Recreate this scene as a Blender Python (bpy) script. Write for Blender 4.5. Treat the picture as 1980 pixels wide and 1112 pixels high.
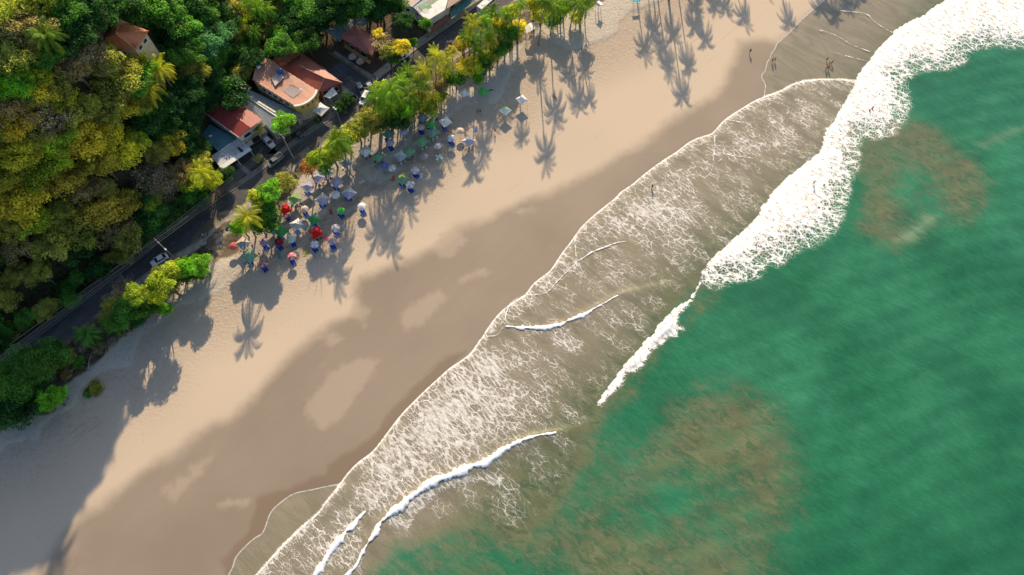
import bpy, math, random
import numpy as np
from mathutils import Vector, Matrix
random.seed(7); rng = np.random.default_rng(7)
sc = bpy.context.scene
for o in list(bpy.data.objects): bpy.data.objects.remove(o)
# ------------------------------------------------------------ camera, sky, sun, exposure
H = 155.0; TILT = math.radians(23.4); FPX = 1320.0
cam = bpy.data.cameras.new('camera'); cam.lens = 24; cam.sensor_width = 36
cam.clip_start = 1; cam.clip_end = 6000
camo = bpy.data.objects.new('camera', cam); sc.collection.objects.link(camo)
camo.location = (0, 0, H); camo.rotation_euler = (TILT, 0, 0); sc.camera = camo
SUN_EL = math.radians(25.0); COT = 1/math.tan(SUN_EL)
w = bpy.data.worlds.new("World"); sc.world = w; w.use_nodes = True
nt = w.node_tree; bg = nt.nodes['Background']
sky = nt.nodes.new('ShaderNodeTexSky'); sky.sky_type = 'NISHITA'; sky.sun_disc = False
sky.sun_elevation = SUN_EL; sky.sun_rotation = 0.0
nt.links.new(sky.outputs[0], bg.inputs[0]); bg.inputs[1].default_value = 0.115
sl = bpy.data.lights.new('sun', 'SUN'); sl.energy = 5.0; sl.angle = math.radians(0.6); sl.color = (1.0, .80, .54)
so = bpy.data.objects.new('sun', sl); sc.collection.objects.link(so)
so.rotation_euler = (-(math.pi/2-SUN_EL), 0, 0); so.location = (0, 200, 200)
sc.view_settings.view_transform = 'Standard'; sc.view_settings.look = 'None'
sc.view_settings.gamma = 1; sc.view_settings.exposure = 0.66
sc.render.engine = 'CYCLES'
COL = sc.collection
# ------------------------------------------------------------ geometry helpers
ct, st = math.cos(TILT), math.sin(TILT)
def P(x, y, z=0.0):
    u = (x-990)/FPX; v = (556-y)/FPX
    dy = v*ct+st; dz = v*st-ct
    k = (z-H)/dz
    return Vector((u*k, dy*k, z))
def PN(pts, z=0.0): return np.array([P(a, b, z)[:2] for a, b in pts])
def proj(X, Y, Z):
    z = Z-H; yc = Y*ct+z*st; d = Y*st-z*ct
    return 990+FPX*X/d, 556-FPX*yc/d
def sstep(a, b, x):
    t = np.clip((x-a)/(b-a), 0, 1); return t*t*(3-2*t)
R0 = np.array([-121.4, 49.3]); RN = np.array([-.691, .723])
def gz(x, y):
    """terrain height: flat coast, bluff behind the road, seabed falling away"""
    d = (x-R0[0])*RN[0]+(y-R0[1])*RN[1]
    side = sstep(-78, -100, x)
    up = 36*sstep(3.5, 28, d)*side
    up = up-24*sstep(31, 80, d)*side
    low = 5*sstep(28, 75, d)*(1-side)
    roll = 1.2*np.sin(x*.11+y*.05)*np.sin(y*.09-x*.04)*sstep(12, 40, d)
    return np.where(d > 3.5, up+low+roll, 0.0)
def gzs(x, y): return float(gz(np.float64(x), np.float64(y)))
def on_ray(px, py, h):
    """ground point of a thing whose top (h above the ground) is seen at px,py"""
    z = h
    for _ in range(25):
        p = P(px, py, z); z = .5*z+.5*(gzs(p.x, p.y)+h)
    return p.x, p.y, gzs(p.x, p.y)
def segdist(Q, A, closed=False):
    """distance from points Q (n,2) to polyline A, plus parameter of nearest"""
    n = len(A); best = np.full(len(Q), 1e9)
    for i in range(n if closed else n-1):
        a = A[i]; b = A[(i+1) % n]; ab = b-a; L = max((ab**2).sum(), 1e-9)
        t = np.clip(((Q-a)@ab)/L, 0, 1)
        dd = ((Q-a-t[:, None]*ab)**2).sum(1); best = np.minimum(best, dd)
    return np.sqrt(best)
def inside(Q, A):
    c = np.zeros(len(Q), bool); n = len(A)
    for i in range(n):
        a = A[i]; b = A[(i+1) % n]
        if abs(a[1]-b[1]) < 1e-12: continue
        m = (a[1] > Q[:, 1]) != (b[1] > Q[:, 1])
        xx = a[0]+(Q[:, 1]-a[1])*(b[0]-a[0])/(b[1]-a[1])
        c ^= m & (Q[:, 0] < xx)
    return c
def sdf(Q, A):
    """signed distance, positive inside"""
    d = segdist(Q, A, True); return np.where(inside(Q, A), d, -d)
def smooth(A, it=2):
    A = np.array(A, float)
    for _ in range(it):
        B = [A[0]]
        for i in range(len(A)-1):
            B.append(.75*A[i]+.25*A[i+1]); B.append(.25*A[i]+.75*A[i+1])
        B.append(A[-1]); A = np.array(B)
    return A
class MB:
    def __init__(s): s.v = []; s.f = []; s.mi = []; s.m = 0
    def add(s, vs, fs):
        n = len(s.v); s.v += [tuple(q) for q in vs]
        for f in fs: s.f.append(tuple(n+i for i in f)); s.mi.append(s.m)
        return s
    def prism(s, pts, z0, z1):
        n = len(pts)
        z0 = z0 if hasattr(z0, '__len__') else [z0]*n; z1 = z1 if hasattr(z1, '__len__') else [z1]*n
        a = sum(pts[i][0]*pts[(i+1) % n][1]-pts[(i+1) % n][0]*pts[i][1] for i in range(n))
        idx = list(range(n)) if a > 0 else list(range(n))[::-1]
        vs = [(pts[i][0], pts[i][1], z0[i]) for i in idx]+[(pts[i][0], pts[i][1], z1[i]) for i in idx]
        s.add(vs, [tuple(range(n))[::-1], tuple(range(n, 2*n))]+[(i, (i+1) % n, n+(i+1) % n, n+i) for i in range(n)]); return s
    def box(s, c, d, rz=0, tilt=None):
        M = Matrix.Rotation(rz, 3, 'Z')
        if tilt: M = M @ Matrix.Rotation(tilt, 3, 'X')
        vs = [Vector(c)+M @ Vector((d[0]*.5*i, d[1]*.5*j, d[2]*.5*k)) for i in (-1, 1) for j in (-1, 1) for k in (-1, 1)]
        s.add(vs, [(0, 1, 3, 2), (4, 6, 7, 5), (0, 4, 5, 1), (2, 3, 7, 6), (0, 2, 6, 4), (1, 5, 7, 3)]); return s
    def tube(s, pts, rad, n=6):
        pts = [Vector(p) for p in pts]; rad = rad if hasattr(rad, '__len__') else [rad]*len(pts)
        vs = []
        for i, p in enumerate(pts):
            t = (pts[min(i+1, len(pts)-1)]-pts[max(i-1, 0)]).normalized()
            a = t.cross(Vector((0, 1, 0)) if abs(t.y) < .9 else Vector((1, 0, 0))).normalized(); b = t.cross(a)
            for k in range(n):
                an = 2*math.pi*k/n; vs.append(p+(a*math.cos(an)+b*math.sin(an))*rad[i])
        fs = [(i*n+k, i*n+(k+1) % n, (i+1)*n+(k+1) % n, (i+1)*n+k) for i in range(len(pts)-1) for k in range(n)]
        fs += [tuple(range(n))[::-1], tuple(range((len(pts)-1)*n, len(pts)*n))]
        s.add(vs, fs); return s
    def lathe(s, prof, n=12, c=(0, 0, 0)):
        vs = [(c[0]+r*math.cos(2*math.pi*k/n), c[1]+r*math.sin(2*math.pi*k/n), c[2]+z) for r, z in prof for k in range(n)]
        fs = [(i*n+k, i*n+(k+1) % n, (i+1)*n+(k+1) % n, (i+1)*n+k) for i in range(len(prof)-1) for k in range(n)]
        fs += [tuple(range(n))[::-1], tuple(range((len(prof)-1)*n, len(prof)*n))]
        s.add(vs, fs); return s
    def mesh(s, name, mats, sm=False):
        me = bpy.data.meshes.new(name); me.from_pydata(s.v, [], s.f); 
        for m in (mats if isinstance(mats, (list, tuple)) else [mats]): me.materials.append(m)
        if any(s.mi): me.polygons.foreach_set('material_index', s.mi)
        if sm: me.polygons.foreach_set('use_smooth', [True]*len(s.f))
        me.update(); return me
    def build(s, name, mats, parent=None, sm=False, label=None):
        return link(name, s.mesh(name, mats, sm), parent, label)
def link(name, me, parent=None, label=None, col=None):
    o = bpy.data.objects.new(name, me); COL.objects.link(o)
    if parent is not None: o.parent = parent
    if label: o['label'] = label
    if col: o.color = (*col, 1)
    return o
def thing(name, label, cat, loc=(0, 0, 0), rz=0, group=None):
    o = bpy.data.objects.new(name, None); COL.objects.link(o); o.empty_display_size = .3
    o.location = loc; o.rotation_euler = (0, 0, rz); o['label'] = label; o['category'] = cat
    if group: o['group'] = group
    return o
def tag(o, label, cat, group=None):
    o['label'] = label; o['category'] = cat
    if group: o['group'] = group
    return o
def struct(o, kind='structure', label=None, cat=None):
    o['kind'] = kind
    if label: o['label'] = label
    if cat: o['category'] = cat
    return o
def grid_mesh(name, xs, ys, zf, mat, keep=None, attrs=None, snap=None):
    X, Y = np.meshgrid(xs, ys); nx, ny = len(xs), len(ys)
    Q = np.stack([X.ravel(), Y.ravel()], 1)
    idx = np.arange(nx*ny).reshape(ny, nx)
    F = np.stack([idx[:-1, :-1].ravel(), idx[:-1, 1:].ravel(), idx[1:, 1:].ravel(), idx[1:, :-1].ravel()], 1)
    if keep is not None:
        k = keep(Q); F = F[(k[F] > 0).any(1)]
        if snap: Q = snap(Q, k)
    used = np.unique(F); remap = np.full(nx*ny, -1); remap[used] = np.arange(len(used)); F = remap[F]; Q = Q[used]
    at = attrs(Q) if attrs else {}
    Z = zf(Q, at)
    V = np.column_stack([Q, Z]).astype(np.float32)
    me = bpy.data.meshes.new(name); me.vertices.add(len(V)); me.vertices.foreach_set('co', V.ravel())
    me.loops.add(F.size); me.loops.foreach_set('vertex_index', F.ravel().astype(np.int32))
    me.polygons.add(len(F)); me.polygons.foreach_set('loop_start', np.arange(0, F.size, 4, dtype=np.int32))
    me.polygons.foreach_set('loop_total', np.full(len(F), 4, dtype=np.int32))
    me.polygons.foreach_set('use_smooth', np.ones(len(F), bool))
    me.update(calc_edges=True)
    for kx, a in at.items():
        if kx[0] == '_': continue
        t = me.attributes.new(kx, 'FLOAT', 'POINT'); t.data.foreach_set('value', a.astype(np.float32))
    me.materials.append(mat); return link(name, me)
# ------------------------------------------------------------ materials
def lin(c): return tuple((x/255/12.92 if x/255 <= .04045 else ((x/255+.055)/1.055)**2.4) for x in c)
class NB:
    """small node-graph builder"""
    def __init__(s, name):
        s.m = bpy.data.materials.new(name); s.m.use_nodes = True; s.t = s.m.node_tree
        s.b = s.t.nodes['Principled BSDF']; s.out = s.t.nodes['Material Output']
    def n(s, ty, **kw):
        nd = s.t.nodes.new(ty)
        for k, v in kw.items(): setattr(nd, k, v)
        return nd
    def set(s, inp, val):
        if val is None: return
        if isinstance(val, bpy.types.NodeSocket): s.t.links.new(val, inp)
        elif isinstance(val, (tuple, list)) and inp.type == 'RGBA' and len(val) == 3: inp.default_value = (*val, 1)
        else: inp.default_value = val
    def math(s, op, a, b=None, c=None, clamp=False):
        nd = s.n('ShaderNodeMath', operation=op, use_clamp=clamp)
        for i, q in enumerate((a, b, c)):
            if q is not None: s.set(nd.inputs[i], q)
        return nd.outputs[0]
    def mix(s, f, a, b, bt='MIX'):
        nd = s.n('ShaderNodeMix', data_type='RGBA', blend_type=bt); nd.clamp_factor = True
        s.set(nd.inputs[0], f); s.set(nd.inputs[6], a); s.set(nd.inputs[7], b); return nd.outputs[2]
    def mixf(s, f, a, b):
        nd = s.n('ShaderNodeMix', data_type='FLOAT'); s.set(nd.inputs[0], f); s.set(nd.inputs[2], a); s.set(nd.inputs[3], b); return nd.outputs[0]
    def ss(s, v, a, b, c=0.0, d=1.0):
        nd = s.n('ShaderNodeMapRange', interpolation_type='SMOOTHSTEP')
        s.set(nd.inputs[0], v); s.set(nd.inputs[1], a); s.set(nd.inputs[2], b); s.set(nd.inputs[3], c); s.set(nd.inputs[4], d); return nd.outputs[0]
    def attr(s, name): return s.n('ShaderNodeAttribute', attribute_name=name).outputs[2]
    def pos(s, scale=(1, 1, 1), rz=0.0, obj=False):
        v = s.n('ShaderNodeTexCoord').outputs['Object'] if obj else s.n('ShaderNodeNewGeometry').outputs[0]
        mp = s.n('ShaderNodeMapping'); mp.inputs[2].default_value = (0, 0, rz)
        mp2 = s.n('ShaderNodeMapping'); mp2.inputs[3].default_value = scale
        s.t.links.new(v, mp.inputs[0]); s.t.links.new(mp.outputs[0], mp2.inputs[0]); return mp2.outputs[0]
    def noise(s, vec, scale, detail=4, rough=.55, dist=0.0, col=False):
        nd = s.n('ShaderNodeTexNoise'); s.set(nd.inputs['Vector'], vec); nd.inputs['Scale'].default_value = scale
        nd.inputs['Detail'].default_value = detail; nd.inputs['Roughness'].default_value = rough; nd.inputs['Distortion'].default_value = dist
        return nd.outputs[1 if col else 0]
    def vor(s, vec, scale, feat='DISTANCE_TO_EDGE'):
        nd = s.n('ShaderNodeTexVoronoi', feature=feat); s.set(nd.inputs['Vector'], vec); nd.inputs['Scale'].default_value = scale; return nd.outputs[0]
    def warp(s, vec, scale, amt, detail=3):
        c = s.noise(vec, scale, detail, col=True)
        a = s.n('ShaderNodeVectorMath', operation='SUBTRACT'); s.set(a.inputs[0], c); a.inputs[1].default_value = (.5, .5, .5)
        b = s.n('ShaderNodeVectorMath', operation='SCALE'); s.set(b.inputs[0], a.outputs[0]); b.inputs[3].default_value = amt
        d = s.n('ShaderNodeVectorMath', operation='ADD'); s.set(d.inputs[0], vec); s.set(d.inputs[1], b.outputs[0]); return d.outputs[0]
    def bump(s, h, strength=.5, dist=.1, normal=None):
        nd = s.n('ShaderNodeBump'); nd.inputs['Strength'].default_value = strength; nd.inputs['Distance'].default_value = dist
        s.set(nd.inputs['Height'], h)
        if normal is not None: s.set(nd.inputs['Normal'], normal)
        return nd.outputs[0]
    def fin(s, col=None, rough=.8, normal=None, spec=.3, metal=0):
        s.set(s.b.inputs['Base Color'], col); s.set(s.b.inputs['Roughness'], rough)
        s.b.inputs['Specular IOR Level'].default_value = spec; s.b.inputs['Metallic'].default_value = metal
        if normal is not None: s.set(s.b.inputs['Normal'], normal)
        return s.m
_pm = {}
def paint(c, rough=.6, var=.25, scale=2.0, spec=.3, metal=0):
    """plain surface of colour c (linear) with a little real dirt variation"""
    k = (tuple(round(x, 3) for x in c), rough, var, scale, spec, metal)
    if k in _pm: return _pm[k]
    b = NB('paint'); p = b.pos(obj=True); n = b.noise(p, scale, 5, .6)
    f = b.ss(n, .3, .7, 1-var, 1+var*.3)
    v = b.n('ShaderNodeVectorMath', operation='SCALE'); v.inputs[0].default_value = c; b.set(v.inputs[3], f)
    _pm[k] = b.fin(v.outputs[0], rough, b.bump(n, .2, .02), spec, metal); return _pm[k]
def corrugated(name, c, c2, rz, period=.3, rust=.5):
    b = NB(name); p = b.pos(rz=rz)
    n = b.noise(b.pos((.25, 1.5, 1), rz), .9, 6, .65); n2 = b.noise(p, .35, 3)
    col = b.mix(b.ss(n, .62-.3*rust, .8-.15*rust), c, c2); col = b.mix(b.ss(n2, .4, .75), col, tuple(x*.72 for x in c)); n4 = b.noise(b.pos((.12, 2.6, 1), rz), 1.2, 6, .75); col = b.mix(b.math('MULTIPLY', b.ss(n4, .5, .68), .55), col, tuple(.5*x+.03 for x in c2)); n5 = b.noise(p, 1.1, 6, .7); col = b.mix(b.math('MULTIPLY', b.ss(n5, .58, .72), .4), col, (.10, .08, .06))
    wv = b.n('ShaderNodeTexWave', bands_direction='Y'); b.set(wv.inputs[0], p); wv.inputs['Scale'].default_value = 1/period/3.2
    sx = b.n('ShaderNodeSeparateXYZ'); b.set(sx.inputs[0], p)
    seam = b.math('LESS_THAN', b.math('FRACT', b.math('MULTIPLY', sx.outputs[1], 1/1.1)), .07)
    col = b.mix(b.math('MULTIPLY', seam, .35), col, tuple(x*.45 for x in c))
    return b.fin(col, .5, b.bump(wv.outputs[0], .6, .05), .4)
# ================================================================ SETTING: curves read off the photograph (pixels of the 1980 wide photo)
OUT = [(436,1130),(440,1112),(450,1096),(453,1078),(477,1052),(495,1037),(507,1032),(513,1016),(522,989),(540,972),(566,953),(599,947),(630,940),(656,935)]
MAIN_A = [(480,1135),(495,1112),(522,1081),(554,1046),(590,1013),(613,993),(620,986),(629,971),(643,955),(656,937),(669,917),(692,893),(719,875),(737,852),(757,825),(778,798),(796,780),(822,754),(850,729),(868,712),(892,697),(911,682),(924,662),(932,652),(939,640),(951,622),(969,601),(990,585),(1016,570),(1028,551),(1046,536),(1064,524),(1079,500),(1090,484),(1100,472),(1110,458),(1122,440),(1144,419),(1174,395),(1192,381),(1198,372),(1225,355),(1234,346),(1254,330),(1284,308),(1308,294),(1331,275),(1352,265),(1376,259),(1384,250),(1400,231),(1436,208),(1465,191),(1477,188)]
MAIN_B = [(1513,175),(1531,163),(1563,155),(1593,153),(1655,156)]
THIN = [(1478,178),(1480,162),(1471,151),(1473,142),(1480,137),(1482,119),(1489,113),(1489,105),(1499,93),(1500,85),(1514,74),(1531,58),(1551,36),(1572,18),(1590,3),(1604,-12),(1640,-60),(1700,-130)]
i0 = MAIN_A.index((656,937))
EDGE = OUT+MAIN_A[i0:]+THIN
EDGE_W = smooth(PN([(300,1400)]+EDGE), 2)
EDGE_W = np.vstack([[-75, -60], EDGE_W, [130, 260]])
WATER_POLY = np.vstack([EDGE_W, [400, 2500], [2500, 2500], [2500, -2500], [-75, -2500]])
MAIN_W = smooth(PN(MAIN_A+MAIN_B), 2)
SURF_A_L = [(1352,544),(1358,523),(1382,496),(1409,473),(1441,443),(1468,416),(1471,401),(1483,392),(1489,378),(1515,351),(1545,327),(1575,303),(1586,297),(1593,267),(1597,249),(1608,243),(1620,220),(1637,193),(1655,160),(1661,142),(1685,113),(1697,95),(1723,71),(1729,61),(1756,44),(1783,33),(1810,12),(1830,1),(1900,-45),(2020,-110)]
SURF_A_S = [(2120,40),(2020,80),(1980,82),(1958,86),(1943,85),(1916,83),(1887,89),(1875,93),(1860,97),(1856,116),(1827,130),(1777,130),(1750,145),(1735,154),(1744,178),(1747,205),(1741,225),(1723,252),(1685,261),(1661,255),(1655,267),(1646,285),(1650,300),(1646,321),(1634,348),(1625,384),(1616,419),(1604,443),(1563,468),(1545,468),(1501,503),(1483,495),(1459,527),(1426,534),(1414,531),(1388,547),(1361,546)]
SURF_B_L = [(1150,798),(1150,782),(1159,764),(1173,746),(1188,726),(1199,711),(1220,685),(1233,672),(1245,657),(1263,642),(1266,631),(1277,619),(1295,601),(1313,586),(1337,574),(1352,553)]
SURF_B_S = [(1347,564),(1337,586),(1312,612),(1312,628),(1328,638),(1309,642),(1310,654),(1292,654),(1280,668),(1263,678),(1248,702),(1233,720),(1212,723),(1203,749),(1176,767),(1165,785)]
SURF_A = PN(SURF_A_L+SURF_A_S); SURF_B = PN(SURF_B_L+SURF_B_S)
CREST_C = [(655,1135),(671,1110),(689,1096),(696,1075),(710,1054),(723,1034),(727,1021),(742,1004),(766,983),(790,962),(814,947),(835,929),(868,921),(883,913),(910,902),(940,893),(969,872),(999,855),(1029,844),(1070,838),(1110,828),(1150,815),(1166,810)]
CREST_D = [(603,1120),(611,1102),(626,1078),(644,1054),(668,1028),(689,1004),(707,988)]
CREST_E = [(978,631),(1025,635),(1064,632),(1087,625),(1111,616),(1135,604),(1165,589),(1191,573),(1218,565),(1251,559),(1295,550),(1325,540),(1349,536)]
BROWN = [(300,1400),(380,1130),(425,1060),(520,950),(640,900),(700,860),(860,640),(1040,460),(1150,360),(1340,235),(1440,100),(1500,-30),(1700,-160),(1960,-120),(1800,40),(1700,110),(1660,230),(1620,330),(1590,400),(1480,480),(1360,548),(1300,610),(1260,690),(1200,742),(1162,800),(1141,841),(1141,893),(1115,922),(1100,952),(1067,996),(1030,1045),(985,1065),(950,1035),(925,1010),(880,1020),(820,1050),(760,1060),(700,1130),(600,1400)]
PATCH1 = [(1655,262),(1701,230),(1773,229),(1811,246),(1840,286),(1897,315),(1923,361),(1914,401),(1874,436),(1840,422),(1816,378),(1788,338),(1747,335),(1724,344),(1724,378),(1745,401),(1739,445),(1765,468),(1739,496),(1701,479),(1667,465),(1652,430),(1673,387),(1670,355),(1640,330)]
PATCH2 = [(1180,930),(1237,878),(1267,830),(1308,785),(1363,748),(1419,748),(1497,781),(1504,822),(1541,878),(1541,952),(1549,1033),(1512,1071),(1475,1130),(1440,1200),(700,1200),(760,1090),(900,1060),(1000,1070),(1100,1040),(1230,1080),(1320,1010),(1370,960),(1330,890)]
FOAM1 = [(490,1120),(560,1045),(660,940),(760,825),(850,730),(924,662),(978,640),(1030,650),(1066,705),(1082,752),(1084,797),(1075,838),(999,855),(883,913),(790,962),(727,1021),(700,1130)]
FOAM1H = [(690,895),(770,815),(860,725),(920,672),(960,690),(950,760),(930,850),(870,900),(800,930),(720,960)]
FOAM2 = [(1090,470),(1122,440),(1198,372),(1284,308),(1352,265),(1384,250),(1500,180),(1600,160),(1640,180),(1600,250),(1550,310),(1500,320),(1390,345),(1385,400),(1390,445),(1380,478),(1302,517),(1215,470),(1130,500)]
FOAM2H = [(1130,435),(1200,395),(1260,370),(1300,400),(1300,460),(1240,475),(1180,455)]
FOAM3 = [(1064,640),(1095,648),(1129,665),(1125,690),(1095,692),(1070,668)]
FOAM4 = [(735,1020),(800,960),(870,930),(930,912),(975,915),(975,945),(930,935),(880,940),(840,965),(805,1000),(790,1025),(750,1018)]
FOAM5 = [(940,640),(985,590),(1030,560),(1080,510),(1120,500),(1130,515),(1070,560),(1050,590),(1000,620)]
# ------------------------------------------------------------ ground
WET = [(60,1130),(76,1106),(115,1050),(139,1018),(170,994),(212,964),(257,927),(297,897),(348,867),(394,830),(446,806),(500,755),(560,690),(640,625),(690,600),(682,560),(700,540),(740,522),(800,502),(850,470),(880,442),(940,422),(1000,392),(1060,377),(1130,342),(1180,312),(1240,277),(1290,242),(1380,182),(1402,160),(1415,125),(1432,82),(1480,76),(1505,82),(1540,50),(1600,0),(1700,-150),(2000,-150),(2000,1400),(60,1400)]
PALE = [[(600,770),(640,715),(700,690),(735,695),(720,730),(690,760),(670,800),(650,820),(620,830),(600,810),(588,790)],
 [(312,951),(315,936),(330,930),(339,939),(345,924),(364,918),(370,900),(394,891),(418,870),(406,897),(376,933),(348,954),(336,973)],
 [(780,640),(770,605),(800,585),(850,558),(862,575),(845,600),(815,630)],[(890,542),(905,528),(940,515),(950,522),(920,540),(895,548)],
 [(838,475),(850,455),(880,445),(905,465),(870,500),(845,495)],[(675,600),(690,585),(715,600),(705,628),(685,620)],[(420,975),(440,968),(485,965),(480,978),(430,985)],
 [(990,410),(1020,400),(1040,405),(1010,418)],[(610,650),(640,640),(665,655),(640,672)]]
WET2 = [(440,1130),(430,1080),(480,1030),(500,960),(578,936),(626,918),(635,899),(718,846),(760,790),(860,690),(900,680),(800,800),(700,900),(600,1000),(500,1130)]
BERM = [(-60,900),(0,870),(22,854),(70,850),(82,824),(107,802),(140,790),(160,749),(176,733),(201,717),(220,711),(252,709),(258,689),(267,657),(293,632),(318,620),(343,591),(393,580),(430,560),(480,505),(560,470),(640,400),(671,358),(697,346),(734,356),(760,340),(820,270),(870,225),(891,205),(916,199),(960,199),(985,150),(1010,90),(1042,63),(1068,81),(1108,97),(1143,85),(1179,71),(1193,61),(1195,46),(1216,22),(1244,14),(1275,2),(1330,-40),(1400,-150)]
SOIL = [(-120,900),(0,834),(25,818),(47,800),(85,808),(110,790),(126,745),(157,727),(176,714),(201,689),(214,670),(245,648),(283,620),(302,601),(318,588),(334,550),(371,532),(403,515),(425,505),(418,470),(440,448),(475,455),(530,420),(560,385),(590,335),(640,300),(690,270),(715,240),(780,228),(840,205),(865,170),(895,140),(950,135),(985,100),(1015,80),(1060,40),(1110,25),(1160,10),(1220,-60),(1200,-200)]
def soil_poly():
    return np.vstack([PN(SOIL), [[60, 1500], [-1500, 1500], [-1500, -300]]])
SOILW = soil_poly()
def ground_attrs(Q):
    a = {}
    a['wet'] = np.clip(sdf(Q, np.vstack([PN(WET[:-2]), [[400, 400], [400, -100]]])), -20, 20)
    pale = np.full(len(Q), -20.0)
    for p in PALE: pale = np.maximum(pale, sdf(Q, PN(p)))
    a['pale'] = pale
    a['wetter'] = np.clip(sdf(Q, PN(WET2)), -20, 20)
    bw = PN(BERM); bp = np.vstack([bw, [[60, 400], [-400, 400], [-400, 0]]])
    a['berm'] = np.clip(sdf(Q, bp), -20, 20)
    a['soil'] = np.clip(np.maximum(sdf(Q, SOILW), sdf(Q, PN([(402,505),(414,472),(438,453),(468,452),(482,466),(462,486),(440,498)]))), -20, 20)
    a['camp'] = np.clip(sdf(Q, PN([(450,480),(520,425),(590,350),(640,300),(700,260),(790,210),(860,205),(905,250),(860,310),(780,350),(720,400),(680,450),(640,490),(560,515),(480,520)])), -20, 20)
    return a
def ground_z(Q, at):
    z = gz(Q[:, 0], Q[:, 1])
    dw = sdf(Q, WATER_POLY)
    z = z-np.where(dw > 0, np.minimum(.06*dw, 6), 0)
    z = z+np.where(dw > -6, 0, 0)
    # low scalloped step where the high tide cut the beach
    z = z+.18*sstep(-.8, .6, at['berm'])*(dw < 0)*(sstep(8, 0, at['soil']))
    # small hollow where a drain washes out
    c = P(440, 480); r = np.hypot(Q[:, 0]-c.x, Q[:, 1]-c.y)
    z = z-.5*np.exp(-(r/3.2)**2)
    return z
xs = np.concatenate([[-1500, -900, -500, -320, -240, -200, -180], np.arange(-170, 170.1, .6), [180, 200, 240, 320, 500, 900, 1500]])
ys = np.concatenate([[-1500, -700, -300, -120, -60, -30], np.arange(-16, 180.1, .6), [190, 210, 250, 320, 500, 900, 1500]])
b = NB('ground_surface')
p = b.pos(); sd = lambda k, amp, sc_, lo, hi, det=4: b.ss(b.math('ADD', b.attr(k), b.math('MULTIPLY', b.math('SUBTRACT', b.noise(p, sc_, det, .6), .5), amp)), lo, hi)
n_big = b.noise(p, .035, 3, .5); n_mid = b.noise(b.pos((1, 1, 1)), .35, 5, .6); n_fine = b.noise(p, 3.5, 5, .7); n_grain = b.noise(p, 14, 2, .6)
streak = b.noise(b.pos((.12, 1.2, 1), math.radians(-46)), .5, 5, .6)
dry = b.mix(n_big, (.505, .406, .305), (.575, .466, .35))
lower = b.mix(n_mid, (.48, .388, .295), (.41, .33, .254))
upper = b.mix(n_mid, (.53, .465, .39), (.46, .405, .34))
wet = b.mix(streak, (.265, .213, .165), (.305, .246, .19)); wet = b.mix(b.ss(n_big, .35, .7), wet, (.245, .196, .150))
bermf = sd('berm', 2.2, .5, -.3, .3)
scuff = b.math('MULTIPLY', b.ss(b.attr('berm'), -22, -3), b.math('SUBTRACT', 1, bermf))
sand = b.mix(scuff, dry, lower); sand = b.mix(bermf, sand, upper)
churn = b.math('MULTIPLY', b.ss(b.attr('berm'), -16, -1), b.ss(b.noise(p, .9, 6, .75), .50, .66))
sand = b.mix(b.math('MULTIPLY', churn, .42), sand, (.24, .185, .135))
sand = b.mix(b.math('MULTIPLY', b.ss(b.noise(p, 2.2, 4, .7), .66, .74), b.math('MULTIPLY', b.ss(b.attr('berm'), -18, 0), .55)), sand, (.16, .12, .09))
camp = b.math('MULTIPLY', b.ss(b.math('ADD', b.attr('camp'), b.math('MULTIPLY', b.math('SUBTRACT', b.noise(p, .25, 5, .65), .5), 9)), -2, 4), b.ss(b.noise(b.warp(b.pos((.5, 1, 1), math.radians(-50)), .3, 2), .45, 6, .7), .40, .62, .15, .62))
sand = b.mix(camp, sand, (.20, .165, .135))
wf = sd('wet', 6, .09, -2.6, 2.4, 6)
sand = b.mix(wf, sand, wet)
sand = b.mix(b.math('MULTIPLY', sd('pale', 4.5, .35, -.9, 1.2, 6), .66), sand, (.40, .32, .245))
blot = b.math('MULTIPLY', b.ss(b.noise(b.pos((.6, 1, 1), math.radians(-46)), .12, 5, .65), .60, .74), .35)
sand = b.mix(b.math('MULTIPLY', b.math('MULTIPLY', blot, wf), .7), sand, (.38, .305, .235))
trk = b.ss(b.noise(b.warp(b.pos((.06, 2.2, 1), math.radians(-43)), .04, 3), .8, 3, .7), .60, .70)
sand = b.mix(b.math('MULTIPLY', b.math('MULTIPLY', trk, b.ss(b.noise(p, .05, 3), .5, .6)), .30), sand, (.20, .155, .11))
spk = b.math('MULTIPLY', b.ss(b.vor(p, .55, 'F1'), .085, .05), b.ss(b.noise(p, .12, 3), .46, .6))
sand = b.mix(b.math('MULTIPLY', spk, .5), sand, (.12, .09, .06))
sand = b.mix(b.math('MULTIPLY', sd('wetter', 2.5, .3, -.8, .8), .6), sand, (.185, .130, .083))
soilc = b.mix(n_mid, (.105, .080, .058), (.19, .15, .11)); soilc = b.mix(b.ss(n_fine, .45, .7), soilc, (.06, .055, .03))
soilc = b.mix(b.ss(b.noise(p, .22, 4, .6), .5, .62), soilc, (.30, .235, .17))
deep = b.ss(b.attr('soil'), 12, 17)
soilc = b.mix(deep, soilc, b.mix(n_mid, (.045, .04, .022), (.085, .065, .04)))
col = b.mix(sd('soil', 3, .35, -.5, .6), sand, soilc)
col = b.mix(b.math('MULTIPLY', b.math('SUBTRACT', n_grain, .5), .25), col, (.1, .08, .06))
foot = b.vor(b.warp(p, 1.2, .6), 1.1, 'SMOOTH_F1')
hgt = b.math('ADD', b.math('MULTIPLY', n_fine, .25), b.math('MULTIPLY', b.math('MULTIPLY', b.math('ADD', scuff, bermf), b.ss(b.noise(p, 1.3, 5, .7), .3, .7)), 1.1))
hgt = b.math('ADD', hgt, b.math('MULTIPLY', streak, b.math('MULTIPLY', wf, .25)))
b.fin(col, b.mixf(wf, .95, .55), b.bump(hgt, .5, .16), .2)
M_ground = b.m
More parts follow.
